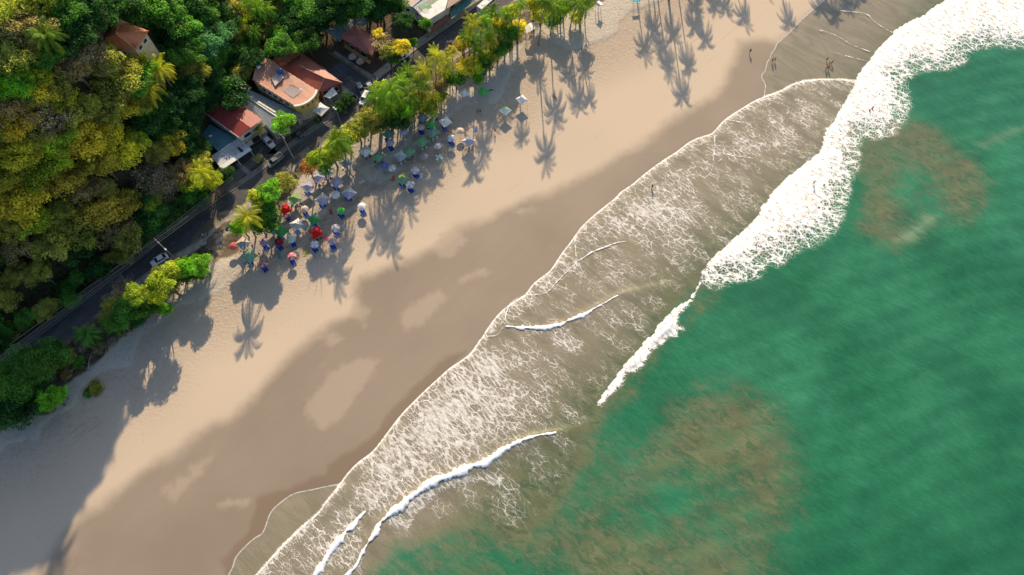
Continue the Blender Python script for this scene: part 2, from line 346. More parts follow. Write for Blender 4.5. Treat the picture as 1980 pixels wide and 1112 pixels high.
ground = struct(grid_mesh('ground', xs, ys, ground_z, M_ground, attrs=ground_attrs))
# ------------------------------------------------------------ water
def edge_keep(Q): return sdf(Q, WATER_POLY)
def snapf(Q, k):
    Q = Q.copy(); m = (k < 0) & (k > -1.5)
    q = Q[m]; e = .05; kk = k[m]
    gx = (sdf(q+[e, 0], WATER_POLY)-kk)/e; gy = (sdf(q+[0, e], WATER_POLY)-kk)/e
    n = np.maximum(np.hypot(gx, gy), .5); Q[m] = q-np.stack([gx, gy], 1)*(kk/n)[:, None]; return Q
def ramp(s, lo, hi): return sstep(lo, hi, s)
CW, DW, EW = smooth(PN(CREST_C)), smooth(PN(CREST_D)), smooth(PN(CREST_E))
surfs = np.vstack
def water_attrs(Q):
    a = {}
    a['edge'] = np.clip(sdf(Q, WATER_POLY), -5, 160)
    MP = np.vstack([[[-75, -300]], PN([(300,1500)]), MAIN_W, [[200, 135], [400, 100], [400, -300]]])
    a['main'] = np.clip(sdf(Q, MP), -20, 40)
    sea_side = sdf(Q, PN(BROWN)) < -3
    a['main'] = np.where(sea_side & (Q[:, 0] > 60), 40, a['main'])
    sA = sdf(Q, SURF_A); sB = sdf(Q, SURF_B)-.55
    s = np.maximum(sA, sB); a['surf'] = np.clip(s, -20, 20)
    dS = np.minimum(segdist(Q, PN(SURF_A_S)), 99); dSb = segdist(Q, PN(SURF_B_S))
    dL = np.minimum(segdist(Q, PN(SURF_A_L)), segdist(Q, PN(SURF_B_L)))
    dens = np.where(sA > 0, np.clip(.26+dS/12, 0, 1), np.where(sB > 0, np.clip(.55+dSb/3, 0, 1), 0))
    # ragged lace drifting out to sea behind the surf
    outer = np.where(s <= 0, .42*np.exp(s/np.where(sB > sA, .7, 2.2))*(dL > np.minimum(dS, dSb)), 0)
    a['dens'] = np.maximum(dens, outer)
    A = np.maximum
    f1 = ramp(sdf(Q, PN(FOAM1)), -6, 8)*(.30+.31*ramp(sdf(Q, PN(FOAM1H)), -7, 5))
    f2 = ramp(sdf(Q, PN(FOAM2)), -7, 12)*(.27+.20*ramp(sdf(Q, PN(FOAM2H)), -8, 4))
    f3 = .38*ramp(sdf(Q, PN(FOAM3)), -3, 3); f4 = .5*ramp(sdf(Q, PN(FOAM4)), -.8, 1.2)
    f5 = .36*ramp(sdf(Q, PN(FOAM5)), -1.5, 2)
    near = np.where(a['main'] > -.2, .52*np.exp(-np.abs(a['main'])/2.2), 0)
    bz = .15*ramp(sdf(Q, PN(BROWN)), -3, 6)
    a['lace'] = np.clip(A(A(A(f1, f2), bz), A(A(f3, f4), A(f5, near)))*ramp(a['main'], -.6, 0), 0, 1)
    br = ramp(sdf(Q, PN(BROWN)), -5.5, 3.5)
    p1 = .50*ramp(sdf(Q, PN(PATCH1)), -3.5, 5)+.30*ramp(sdf(Q, PN([(1650,240),(1720,215),(1815,235),(1900,300),(1930,370),(1880,440),(1790,480),(1730,500),(1650,460),(1635,330)])), -5, 8)
    p2 = .48*ramp(sdf(Q, PN([(1145,825),(1240,850),(1267,815),(1308,775),(1363,745),(1425,745),(1500,781),(1545,878),(1552,1033),(1525,1075),(1490,1160),(640,1160),(700,1080),(850,1010),(1000,980),(1090,900)])), -7, 8)
    p2 = p2+.40*ramp(sdf(Q, PN([(1250,880),(1300,800),(1363,755),(1425,755),(1495,790),(1520,870),(1535,950),(1480,960),(1400,900),(1330,880),(1260,905)])), -8, 8)
    p2 = p2+.42*ramp(sdf(Q, PN([(880,1140),(930,1070),(1040,1025),(1150,1035),(1260,1060),(1330,1050),(1440,1060),(1470,1150)])), -6, 7)
    e3 = .55*ramp(sdf(Q, PN([(1345,570),(1385,560),(1390,590),(1350,622),(1310,650)])), -3, 3)
    e4 = .7*ramp(sdf(Q, PN([(1180,780),(1215,740),(1240,735),(1235,765),(1190,800),(1150,820)])), -3, 3)
    hole = 1-.6*ramp(sdf(Q, PN([(1235,985),(1275,935),(1330,915),(1355,950),(1320,1000),(1250,1010)])), -4, 4)-.7*ramp(sdf(Q, PN([(940,1034),(985,1050),(1030,1072),(1100,1085),(1120,1140),(960,1140),(905,1090)])), -4, 5)
    a['silt'] = np.clip(A(br, A(A(p1, p2*np.clip(hole, 0, 1)), A(e3, e4))), 0, 1)
    a['wave_glint'] = np.clip(sdf(Q, PN([(1728,466),(1755,440),(1798,416),(1815,420),(1790,445),(1760,468)])), -6, 6)  # outline of a painted glint on a wave face, no shallow there
    a['wave_glint2'] = np.clip(sdf(Q, PN([(1880,280),(1920,262),(1960,246),(2000,235),(2000,248),(1950,268),(1900,290)])), -6, 6)
    return a
def crest(Q, W, h, wf_, wb):
    """asymmetric ridge along W: steep toward the beach, long back"""
    d = segdist(Q, W); j = None
    # side: seaward positive, from nearest segment orientation
    best = np.full(len(Q), 1e9); sg = np.ones(len(Q))
    for i in range(len(W)-1):
        ab = W[i+1]-W[i]; L = (ab**2).sum(); t = np.clip(((Q-W[i])@ab)/L, 0, 1); r = Q-W[i]-t[:, None]*ab
        dd = (r**2).sum(1); m = dd < best; best = np.where(m, dd, best); cr = ab[0]*r[:, 1]-ab[1]*r[:, 0]; sg = np.where(m, np.sign(-cr), sg)
    e0 = np.minimum(np.hypot(*(Q-W[0]).T), np.hypot(*(Q-W[-1]).T)); fade = sstep(0, 14, e0)
    return h*fade*np.where(sg > 0, np.exp(-(d/wb)**2), np.exp(-(d/wf_)**2))
def water_z(Q, at):
    x, y = Q.T; d = at['edge']
    z = .025+.10*sstep(0, 3, d)+.15*sstep(2, 40, d)
    z = z+.10*sstep(-.1, 1.0, at['main'])
    k = sstep(25, 60, d)
    for (ang, wl, amp, ph) in ((-40, 19, .09, 0), (-52, 11, .06, 2), (-30, 7.5, .045, 4), (-75, 5, .03, 1)):
        t = math.radians(ang); u = x*math.cos(t)+y*math.sin(t); v = -x*math.sin(t)+y*math.cos(t)
        z = z+amp*k*np.sin(2*math.pi*u/wl+ph+1.3*np.sin(v/17+ph)+.8*np.sin(v/7.3+u/11))
    z = z+crest(Q, CW, .4, .8, 2.6)+crest(Q, DW, .3, .7, 1.8)+crest(Q, EW, .2, .8, 2.5)
    s = at['surf']
    z = z+.50*sstep(0, 2.2, s)*sstep(.15, .9, at['dens'])
    rn = np.sin(x*2.1+1.7*np.sin(y*1.3))*np.sin(y*2.3+1.4*np.sin(x*1.1))+.6*np.sin(x*4.3+y*2)*np.sin(y*4.9-x)
    z = z+.10*rn*sstep(.2, 2, s)
    return z
b = NB('sea_water'); p = b.pos(); q = b.pos((.42, 1.0, 1), math.radians(44))     # q: stretched along the wash direction
pw = b.warp(p, .25, 3.0); qw = b.warp(q, .5, 1.5)
fib = b.noise(b.warp(b.pos((.34, 1.25, 1), math.radians(38)), .10, 7.0, 2), .30, 6, .66, .9)
fib2 = b.noise(b.warp(b.pos((.6, 1.1, 1), math.radians(20)), .05, 14.0, 2), .13, 6, .62, 1.6)
bil = b.noise(b.warp(b.pos((.8, 1.1, 1), math.radians(25)), .12, 6.0, 3), .16, 7, .70, .6); wisp = b.noise(b.warp(b.pos((.6, 1.3, 1), math.radians(32)), .35, 3.0, 3), .55, 6, .74, .8)
sa = b.attr('silt'); nz = b.math('SUBTRACT', b.math('ADD', b.math('MULTIPLY', bil, .6), b.math('MULTIPLY', wisp, .4)), .5)
silt = b.math('ADD', b.math('MULTIPLY', sa, b.math('ADD', .92, b.math('MULTIPLY', b.ss(sa, .85, 1.0), .75))), b.math('MULTIPLY', nz, b.math('ADD', .10, b.math('MULTIPLY', b.ss(sa, .0, .35), 2.7))))
green = b.mix(b.ss(b.noise(pw, .035, 4, .5), .3, .7), (.014, .140, .062), (.036, .215, .110))
fine = b.noise(b.warp(b.pos((.5, 1.4, 1), math.radians(36)), .3, 2), .9, 6, .72)
green = b.mix(b.ss(fine, .35, .7), b.mix(.16, green, (.0, .03, .02)), b.mix(.10, green, (.12, .34, .22)))
green = b.mix(b.ss(b.noise(b.pos((.35, 1, 1), math.radians(38)), .09, 5, .6, .5), .4, .85), green, (.016, .105, .055))
brown = b.mix(b.ss(wisp, .38, .62), (.055, .085, .040), (.152, .160, .086)); brown = b.mix(b.ss(fib2, .45, .65), brown, (.125, .130, .062))
shallow = b.mix(b.ss(fib, .3, .7), (.215, .180, .128), (.29, .243, .175))
brown = b.mix(b.ss(b.attr('edge'), 34, 14), brown, shallow)
grn_edge = b.mix(b.math('MULTIPLY', b.ss(silt, .0, 1.05), .93), green, brown)
grn_edge = b.mix(b.math('MULTIPLY', b.math('MULTIPLY', b.ss(b.math('MULTIPLY', sa, wisp), .10, .45), b.ss(sa, 1.0, .85)), .22), grn_edge, (.20, .20, .11))
pale_w = b.math('MAXIMUM', b.ss(b.math('ADD', b.attr('wave_glint'), b.math('MULTIPLY', b.math('SUBTRACT', fib, .5), 6)), -1.5, 3), b.ss(b.math('ADD', b.attr('wave_glint2'), b.math('MULTIPLY', b.math('SUBTRACT', fib, .5), 7)), -1.5, 4))
colr = b.mix(b.math('MULTIPLY', pale_w, .6), grn_edge, (.26, .36, .22))  # glint of the wave faces put into the water colour as pale green
colr = b.mix(b.math('MULTIPLY', b.ss(b.attr('edge'), 55, 150), .6), colr, (.004, .085, .036))
# foam lace: edges of two warped cell patterns, thicker where there is more foam
lw = b.warp(b.warp(q, .35, 1.6), 1.6, .55)
v1 = b.vor(lw, .92); v2 = b.vor(b.warp(b.warp(q, .9, .9), 2.5, .3), 2.4); v3 = b.vor(b.warp(p, 1.0, .8), .55)
lace = b.math('MULTIPLY', b.attr('lace'), b.ss(b.noise(qw, .28, 5, .65), .32, .66, .35, 1.25))
k1 = b.math('MULTIPLY', b.math('POWER', lace, 1.5), .50)
m1 = b.ss(b.math('SUBTRACT', v1, k1), .022, -.022); m2 = b.ss(b.math('SUBTRACT', v2, b.math('MULTIPLY', k1, .62)), .022, -.022)
gate = b.ss(lace, .07, .2)
brk = b.ss(b.noise(qw, 1.4, 4, .7), .36, .52)
lm = b.math('MULTIPLY', b.math('MAXIMUM', b.math('MULTIPLY', m1, b.math('ADD', .25, b.math('MULTIPLY', brk, .65))), b.math('MULTIPLY', m2, b.math('ADD', .12, b.math('MULTIPLY', brk, .6)))), gate)
lm = b.math('ADD', b.math('MULTIPLY', lm, .95), b.math('MULTIPLY', lace, .10))
# breaking surf
dens = b.attr('dens'); dn = b.math('ADD', dens, b.math('MULTIPLY', b.math('SUBTRACT', b.noise(b.warp(q, .8, 1.), .55, 6, .7), .5), 1.1))
k2 = b.math('MULTIPLY', b.math('POWER', b.math('MAXIMUM', dn, 0.0), 1.7), .37)
vs_ = b.vor(b.warp(b.warp(b.pos((.55, 1, 1), math.radians(20)), .5, 1.4), 1.7, .5), .62)
vs2 = b.vor(b.warp(p, 1.1, .9), 1.5)
sm_ = b.math('MAXIMUM', b.ss(b.math('SUBTRACT', vs_, k2), .035, -.035), b.ss(b.math('SUBTRACT', vs2, b.math('MULTIPLY', k2, .8)), .03, -.03))
sm_ = b.math('MULTIPLY', sm_, b.ss(dens, .10, .25))
# thin bright line along every leading edge
line = b.ss(b.math('ABSOLUTE', b.math('SUBTRACT', b.math('ADD', b.attr('main'), b.math('MULTIPLY', b.noise(p, .8, 3), .25)), .30)), .34, .12)
line2 = b.math('MULTIPLY', b.ss(b.math('SUBTRACT', b.attr('edge'), b.math('MULTIPLY', b.noise(p, .7, 3), .3)), .20, .03), .42)
foam = b.math('MAXIMUM', b.math('MAXIMUM', lm, sm_), b.math('MAXIMUM', b.math('MULTIPLY', line, .66), line2))
ripple = b.math('ADD', b.math('MULTIPLY', b.noise(b.pos((.5, 1.3, 1), math.radians(42)), 2.2, 6, .72, .4), .8), b.math('MULTIPLY', fib, .5))
frothb = b.noise(b.warp(q, 1.5, .5), 1.5, 5, .72)
froth = b.mix(b.ss(frothb, .38, .50), (.50, .43, .34), (.93, .93, .92))
web = b.mix(b.ss(frothb, .35, .6), (.52, .475, .42), (.76, .735, .71))
colf = b.mix(lm, colr, web); colf = b.mix(b.math('MAXIMUM', sm_, b.math('MAXIMUM', b.math('MULTIPLY', line, .7), line2)), colf, froth)
hh = b.math('ADD', ripple, b.math('MULTIPLY', b.math('MAXIMUM', foam, 0.0), b.math('ADD', .35, b.math('MULTIPLY', frothb, 1.0))))
b.fin(colf, b.mixf(foam, .24, .9), b.bump(hh, .42, .22), .35)
M_water = b.m
wxs = np.concatenate([np.arange(-78, 175.1, .55), [185, 210, 260, 360, 600, 1100, 2000]])
wys = np.concatenate([[-1500, -700, -300, -140, -70, -40, -25], np.arange(-18, 178.1, .55), [190, 220, 280, 400, 700, 1500]])
water = struct(grid_mesh('water', wxs, wys, water_z, M_water, keep=edge_keep, attrs=water_attrs, snap=snapf))
print('water verts', len(water.data.vertices))
# foam ridges: real froth heaped along each small breaker
b = NB('froth'); p = b.pos(); n1 = b.noise(b.warp(p, 1.2, .6), 1.8, 5, .7)
u = b.attr('u'); al = b.ss(b.math('ADD', u, b.math('MULTIPLY', b.math('SUBTRACT', b.noise(b.warp(p, .9, .8), 1.1, 5, .75), .5), 2.6)), 1.0, .5)
b.fin(b.mix(b.ss(n1, .35, .5), (.72, .70, .67), (.95, .96, .98)), .9, b.bump(n1, .4, .15), .1); b.set(b.b.inputs['Alpha'], al)
M_froth = b.m
def ribbon(name, W, wfun, hgt, z0=.28, seed=1, bias=0.3):
    r = np.random.default_rng(seed)
    L = np.concatenate([[0], np.cumsum(np.hypot(*np.diff(W, axis=0).T))]); n = int(L[-1]/.4)+2
    s = np.linspace(0, L[-1], n); C = np.stack([np.interp(s, L, W[:, 0]), np.interp(s, L, W[:, 1])], 1)
    T = np.gradient(C, axis=0); T /= np.hypot(*T.T)[:, None]; N = np.stack([T[:, 1], -T[:, 0]], 1)
    ker = np.ones(5)/5; jit = np.convolve(r.normal(0, 1, n), ker, 'same')
    wd = np.array([wfun(t) for t in s/L[-1]])*np.clip(1+1.0*jit, .25, 2.4); C = C+N*(.35*np.convolve(r.normal(0, 1, n), ker, 'same')*wd)[:, None]
    K = 9; us = np.linspace(-1, 1, K); V = []; U = []
    for j, uu in enumerate(us):
        off = (uu+bias)*wd; V.append(C+N*off[:, None]); U.append(np.full(n, abs(uu) if name != 'foam_line' else .5+.5*abs(uu)))
    V = np.stack(V, 1).reshape(-1, 2); U = np.stack(U, 1).ravel()
    wn = np.repeat(np.clip(wd, 0, 1.2), K)
    zz = .45*hgt*wn*(1-U**2)+z0-(.16*wn*U**2 if name != 'foam_line' else 0)
    at = water_attrs_light(V); zz = zz+at
    me = bpy.data.meshes.new(name); idx = np.arange(n*K).reshape(n, K)
    F = np.stack([idx[:-1, :-1].ravel(), idx[1:, :-1].ravel(), idx[1:, 1:].ravel(), idx[:-1, 1:].ravel()], 1)
    me.from_pydata([tuple(v) for v in np.column_stack([V, zz]).tolist()], [], F.tolist())
    t = me.attributes.new('u', 'FLOAT', 'POINT'); t.data.foreach_set('value', U.astype(np.float32))
    me.polygons.foreach_set('use_smooth', [True]*len(F)); me.materials.append(M_froth)
    return struct(link(name, me), 'structure')
def water_attrs_light(V):
    return crest(V, CW, .4, .8, 2.6)+crest(V, DW, .3, .7, 1.8)+crest(V, EW, .2, .8, 2.5)
def taper(a, bm, c): return lambda t: max(.06, np.interp(t, [0, .5, 1], [a, bm, c]))
ribbon('breaker_foam', CW[:int(len(CW)*.86)], lambda t: float(np.interp(t, [0, .08, .2, .32, .55, .75, .9, 1], [.6, .4, .45, 1.0, 1.2, .9, .5, .25])), .35, .43, 1)
ribbon('breaker_foam', DW, taper(.7, .9, .3), .3, .40, 2, .5)
ribbon('breaker_foam', EW[:int(len(EW)*.6)], lambda t: float(np.interp(t, [0, .2, .5, .75, 1], [.35, .5, .6, .4, .15])), .25, .40, 3)
for i, (pts, wd) in enumerate([
    ([(924,660),(938,652),(963,650),(969,637),(978,631),(977,613),(984,592),(995,580),(1016,571),(1052,570),(1067,559),(1076,545),(1105,518),(1117,506),(1130,498),(1144,488),(1174,477),(1189,471),(1210,468)], .22),
    ([(1336,577),(1345,566),(1352,553),(1358,543)], .5), ([(1380,262),(1382,282),(1380,300),(1379,312),(1376,330),(1369,341)], .16), ([(1397,298),(1420,302),(1456,308)], .12), ([(1397,298),(1395,310),(1380,318)], .12),
    ([(1614,21),(1640,24),(1676,27),(1688,44),(1724,65)], .16), ([(1578,59),(1600,63),(1623,74),(1646,89),(1682,102)], .12),
    ([(1600,100),(1620,105),(1646,113),(1673,119)], .12), ([(1400,232),(1420,235),(1450,243)], .1),
    ([(1110,458),(1112,480),(1114,500)], .12), ([(613,993),(608,1010),(606,1025)], .12)]):
    ribbon('foam_line', smooth(PN(pts)), (lambda t, w_=wd: w_*(.35+.6*math.sin(t*9)**2)), .03, .40, 10+i, 0)
#@@PART2
# ================================================================ roads, kerbs, pavements, yards (sheets above the ground)
def sheet(name, pts, mat, z, thick=None, px=True, label=None):
    W = PN(pts) if px else np.array(pts)
    m = MB(); m.prism([tuple(q) for q in W], z-(thick or .3), z); return struct(m.build(name, mat))
def asphalt(name, c, rz):
    b = NB(name); p = b.pos(); s_ = b.pos((.12, 1.4, 1), rz); n = b.noise(p, 5, 4, .7); n2 = b.noise(p, .25, 5, .65); n3 = b.noise(s_, .8, 4, .6)
    col = b.mix(b.ss(n2, .3, .7), c, tuple(x*1.5 for x in c)); col = b.mix(b.math('MULTIPLY', b.ss(n3, .45, .7), .5), col, tuple(x*.6 for x in c))
    col = b.mix(b.math('MULTIPLY', b.ss(b.noise(p, 1.1, 5, .7), .55, .72), .5), col, (.20, .155, .11))
    pt = b.vor(b.pos((.35, .8, 1), rz), .22, 'F1'); pc_ = b.n('ShaderNodeTexVoronoi'); b.set(pc_.inputs['Vector'], b.pos((.35, .8, 1), rz)); pc_.inputs['Scale'].default_value = .22
    sp_ = b.n('ShaderNodeSeparateColor'); b.set(sp_.inputs[0], pc_.outputs['Color']); col = b.mix(b.math('MULTIPLY', b.math('GREATER_THAN', sp_.outputs[0], .72), .45), col, tuple(x*.55 for x in c))
    return b.fin(b.mix(b.math('MULTIPLY', n, .3), col, (.12, .11, .1)), .85, b.bump(n, .3, .03), .25)
M_asph = asphalt('asphalt', (.055, .055, .06), math.radians(-44)); M_asph2 = asphalt('asphalt_side', (.052, .053, .06), math.radians(40))
M_conc = paint((.24, .215, .185), .9, .35, .6); M_conc2 = paint((.33, .30, .26), .9, .35, .7); M_kerb = paint((.27, .25, .22), .9, .3, 1.5)
LAND = [(-160,830),(0,691),(60,648),(130,597),(200,546),(262,502),(302,474),(370,425),(441,374),(502,333),(563,284),(604,255),(652,221),(690,190)]
SEA = [(-160,900),(0,758),(60,712),(101,678),(195,600),(251,550),(320,502),(381,466),(441,417),(490,378),(540,340),(603,292),(634,264),(680,225),(720,190),(760,166),(803,150),(842,130),(872,108),(905,86),(950,45),(993,0),(1060,-70),(1150,-170)]
LAND2 = [(719,160),(729,156),(792,105),(845,68),(884,41),(924,10),(960,-20),(1060,-110)]
sheet('road', SEA+(LAND+LAND2)[::-1], M_asph, .02)
sheet('side_road', [(693,188),(660,164),(620,125),(598,98),(560,60),(600,50),(626,97),(687,138),(719,160),(735,172)], M_asph2, .024)
lane = MB()
def strip(m, pts, wd, z, px=True):
    W = smooth(PN(pts) if px else pts, 1); T = np.gradient(W, axis=0); T /= np.hypot(*T.T)[:, None]; N = np.stack([T[:, 1], -T[:, 0]], 1)
    vs = [(*q, z) for q in np.vstack([W+N*wd/2, W-N*wd/2])]; n = len(W)
    m.add(vs, [(i, n+i, n+i+1, i+1) for i in range(n-1)])
offs = lambda A, dy: [(x, y+dy) for x, y in A]
wear = paint((.20, .195, .18), .9, .5, 1.2)
strip(lane, offs(LAND[1:], 5), .12, .032); strip(lane, offs(LAND2[1:-1], 6), .12, .032)
strip(lane, offs(SEA[12:-2], -5), .12, .032)
for k in range(14):
    t0 = k/14
    A = np.array([(302, 495), (700, 213)]); a_ = A[0]*(1-t0)+A[1]*t0; b2 = a_+(A[1]-A[0])*.022
    strip(lane, [tuple(a_), tuple(b2)], .12, .032)
strip(lane, [(632,112),(660,140)], .12, .036); strip(lane, [(664,143),(690,163)], .12, .036)
struct(lane.build('road_line', wear))
ar = MB(); strip(ar, [(681,158),(673,150)], .2, .036); strip(ar, [(673,150),(668,155)], .2, .036); strip(ar, [(673,150),(680,150)], .35, .036); struct(ar.build('road_arrow', wear))
def band(name, A, B, mat, top=.12): sheet(name, A+B[::-1], mat, top)
L2 = [q for q in LAND if q[0] >= 430]
band('pavement', L2, [(x-5, y-7) for x, y in L2], M_conc, .13)
band('pavement', LAND2[1:], [(x-9, y-11) for x, y in LAND2[1:]], M_conc2, .13)
S2 = SEA[5:14]; band('pavement', [(x+1, y+2) for x, y in S2], [(x+9, y+13) for x, y in S2], M_conc2, .12)
S3 = SEA[17:-1]; band('pavement', [(x+1, y+1) for x, y in S3], [(x+7, y+9) for x, y in S3], M_conc2, .12)
band('pavement', [(693,189),(661,166),(640,147)], [(688,196),(655,172),(633,152)], M_conc, .13)
band('pavement', [(722,158),(690,135),(628,93)], [(728,150),(694,129),(632,88)], M_conc, .13)
for nm, A, wd in (('kerb', [(x+.3, y+.6) for x, y in L2], .16), ('kerb', LAND2[1:], .16), ('kerb', [(x, y+1) for x, y in S2], .18), ('kerb', [(x, y) for x, y in S3], .18), ('kerb', [(694,189),(661,165),(620,126)], .15), ('kerb', [(721,159),(688,136),(626,95)], .15), ('kerb', [(x-1, y-1) for x, y in LAND[:9]], .15)):
    W = smooth(PN(A), 1); T = np.gradient(W, axis=0); T /= np.hypot(*T.T)[:, None]; N = np.stack([T[:, 1], -T[:, 0]], 1)
    m = MB(); pts = [tuple(q) for q in np.vstack([W+N*wd/2, (W-N*wd/2)[::-1]])]
    n = len(W); vs = [(*q, .0) for q in pts]+[(*q, .145) for q in pts]; m.add(vs, [(2*n+i, 2*n+i+1, 4*n-2-i, 4*n-1-i) for i in range(n-1)]+[(i, i+1, 2*n+i+1, 2*n+i) for i in range(n-1)]+[(n+i, n+i+1, 3*n+i+1, 3*n+i) for i in range(n-1)]); struct(m.build(nm, M_kerb))
def yard(pts, c, z=.05): sheet('yard', pts, paint(c, .95, .4, .35), z)
yard([(438,338),(462,362),(497,330),(540,300),(515,268),(470,300)], (.085, .085, .085))
yard([(505,300),(540,296),(598,250),(570,225),(520,250)], (.10, .085, .07))
yard([(572,232),(600,250),(683,194),(655,180),(600,205)], (.11, .11, .11))
yard([(455,318),(463,313),(493,338),(486,344)], (.26, .25, .24), .058)
yard([(392,345),(425,330),(460,360),(420,388)], (.14, .105, .07), .055)
yard([(660,214),(668,221),(672,217),(664,210)], (.42, .27, .05), .18)
yard([(716,30),(760,20),(820,60),(800,95),(770,110),(735,75)], (.10, .075, .055), .04)
yard([(600,62),(625,57),(716,112),(775,112),(728,150),(690,130)], (.095, .07, .05), .045)
yard([(275,95),(300,70),(345,85),(330,110),(290,125)], (.15, .10, .07), .0)
# ================================================================ buildings
def wpoly(pts, z): return [tuple(P(a, c, z)[:2]) for a, c in pts]
def shrink(W, d):
    c = np.mean(W, 0); out = []
    for q in W:
        v = np.array(q)-c; out.append(tuple(c+v*(1-d/max(np.hypot(*v), .1))))
    return out
def roof_mesh(faces, th=.14):
    m = MB()
    for f in faces:
        pts = [P(*q) for q in f]; n = len(pts)
        nr = (pts[1]-pts[0]).cross(pts[2]-pts[0])
        if nr.z < 0: pts = pts[::-1]
        vs = [tuple(q) for q in pts]+[(q.x, q.y, q.z-th) for q in pts]
        m.add(vs, [tuple(range(n)), tuple(range(n, 2*n))[::-1]]+[(i, n+i, n+(i+1) % n, (i+1) % n) for i in range(n)])
    return m
def recenter(root):
    pass
def wallbox(root, W, z1, mat, z0=-.3, name='wall'):
    m = MB(); m.prism(W, z0, z1 if not hasattr(z1, '__len__') else z1); return m.build(name, mat, root)
M_glass = NB('glass_dark').fin((.02, .03, .035), .12, None, .6)
M_white = paint((.72, .70, .66), .7, .2, .7); M_cream = paint((.55, .44, .27), .8, .25, .7); M_frame = paint((.75, .75, .73), .6, .1)
M_dark = paint((.03, .03, .03), .7, .2); M_wood = paint((.22, .12, .06), .8, .4, 1.5)
def opening(root, W, i, t, z, wd, h, kind='window', par=None, frame=M_frame, pane=M_glass):
    """window or door proud of wall edge i of footprint W, at fraction t"""
    a = Vector((*W[i], 0)); c = Vector((*W[(i+1) % len(W)], 0)); e = (c-a); L = e.length; e.normalize()
    cen = Vector((*np.mean(W, 0), 0)); n = Vector((e.y, -e.x, 0)); n = n if n.dot(a-cen) > 0 else -n
    p = a+e*(L*t)+n*.04; rz = math.atan2(e.y, e.x)
    f = MB().box((p.x, p.y, z), (wd, .10, h), rz).build(kind, frame, root)
    q = p+n*.03; MB().box((q.x, q.y, z), (wd-.18, .08, h-.18), rz).build('pane' if kind == 'window' else 'door_panel', pane, f)
    if kind == 'window': s = p+n*.06; MB().box((s.x, s.y, z-h/2-.05), (wd+.15, .2, .07), rz).build('sill', frame, f)
def gutter(root, a, c, mat=M_frame, r=.07, name='gutter'): MB().tube([P(*a), P(*c)], r, 6).build(name, mat, root)
rzc = math.radians(-44)   # corrugation runs across the slope
red = corrugated('roof_red', (.32, .045, .038), (.20, .05, .04), math.radians(46), .3, .4)
salmon = corrugated('roof_salmon', (.52, .23, .15), (.38, .16, .10), math.radians(46), .3, .6)
maroon = corrugated('roof_maroon', (.32, .085, .06), (.33, .11, .08), math.radians(46), .3, .6)
blueg = corrugated('roof_grey', (.30, .33, .35), (.42, .43, .42), math.radians(46), .3, .3)
teal = corrugated('roof_teal', (.10, .24, .29), (.17, .28, .31), math.radians(46), .3, .3)
paler = corrugated('roof_pale', (.55, .58, .62), (.36, .38, .40), math.radians(46), .3, .4)
rusty = corrugated('roof_rust', (.26, .21, .18), (.30, .13, .07), math.radians(46), .3, .9)
red2 = corrugated('roof_faded_red', (.42, .13, .10), (.30, .12, .10), math.radians(46), .3, .5)
orange = corrugated('roof_orange', (.56, .18, .065), (.40, .12, .05), math.radians(46), .35, .4)
bluesh = corrugated('roof_blue', (.13, .22, .27), (.22, .26, .28), math.radians(46), .3, .4)
def house(label, name='house', cat='house'):
    return thing(name, label, cat)
def place_root(root, W):
    """put the empty at the building's base and keep the children where they are"""
    c = np.mean(W, 0); root.location = (c[0], c[1], 0)
    for ch in root.children: ch.matrix_parent_inverse = Matrix.Translation((-c[0], -c[1], 0))
# B1 orange roof in the forest (stands on the plateau)
g0 = gzs(*on_ray(225, 75, 4)[:2]); z1 = g0+3.0
h = house('orange pyramid-roofed bungalow standing alone among the forest trees')
N_, E_, S_, W_ = (228, 35), (287, 60), (262, 96), (168, 97)
apex = (224, 66, z1+3.0)
W = shrink(wpoly([N_, E_, S_, W_], z1), .7); wallbox(h, W, z1-.1, M_cream, g0-4)
r = roof_mesh([[(*N_, z1), (*E_, z1), apex], [(*E_, z1), (*S_, z1), apex], [(*S_, z1), (*W_, z1), apex], [(*W_, z1), (*N_, z1), apex]]).build('roof', orange, h)
for q in (N_, E_, S_, W_): MB().tube([P(*q, z1+.05), P(*apex[:2], apex[2]+.08)], .14, 5).build('ridge_cap', paint((.5, .2, .09), .7, .2), r)
roof_mesh([[(222,78,z1+.9),(262,86,z1+.9),(264,94,z1-.2),(226,90,z1-.2)]]).build('porch_roof', orange, h)
for i, t in ((1, .3), (1, .7), (2, .3), (2, .6), (0, .5)): opening(h, W, i, t, g0+1.6, 1.4, 1.1)
opening(h, W, 2, .82, g0+1.05, 1.0, 2.1, 'door', pane=M_wood); place_root(h, W)
# B2 red roofed house with white wall
h = house('white-walled house under a plain bright red metal roof'); zt = 6.4
C = [(395,217,zt-.8), (440,184,zt-.2), (507,231,zt+.0), (462,266,zt-.6)]
mid1, mid2 = (418,199,zt+.25), (485,247,zt+.45)
W = shrink([tuple(P(*q)[:2]) for q in C], .55); wallbox(h, W, zt-.95, M_white)
r = roof_mesh([[C[0], mid1, mid2, C[3]], [mid1, C[1], C[2], mid2]]).build('roof', red, h)
gutter(r, C[0], C[3], M_frame); gutter(h, (462,268,zt-.7), (507,233,zt-.1), M_frame, .06)
for t in (.15, .55, .9): opening(h, W, 3, t, 4.4, 1.1, 1.0)
for i, t in ((2, .25), (2, .7)): opening(h, W, i, t, 4.3, 2.2, 1.3)
opening(h, W, 2, .5, 1.1, 2.6, 2.2, 'door', pane=M_dark)
dk = MB(); bw = wpoly([(464,272),(509,236),(517,243),(472,281)], 3.2); dk.prism(bw, 3.05, 3.2); dk.build('balcony', M_conc2, h)
rl = MB()
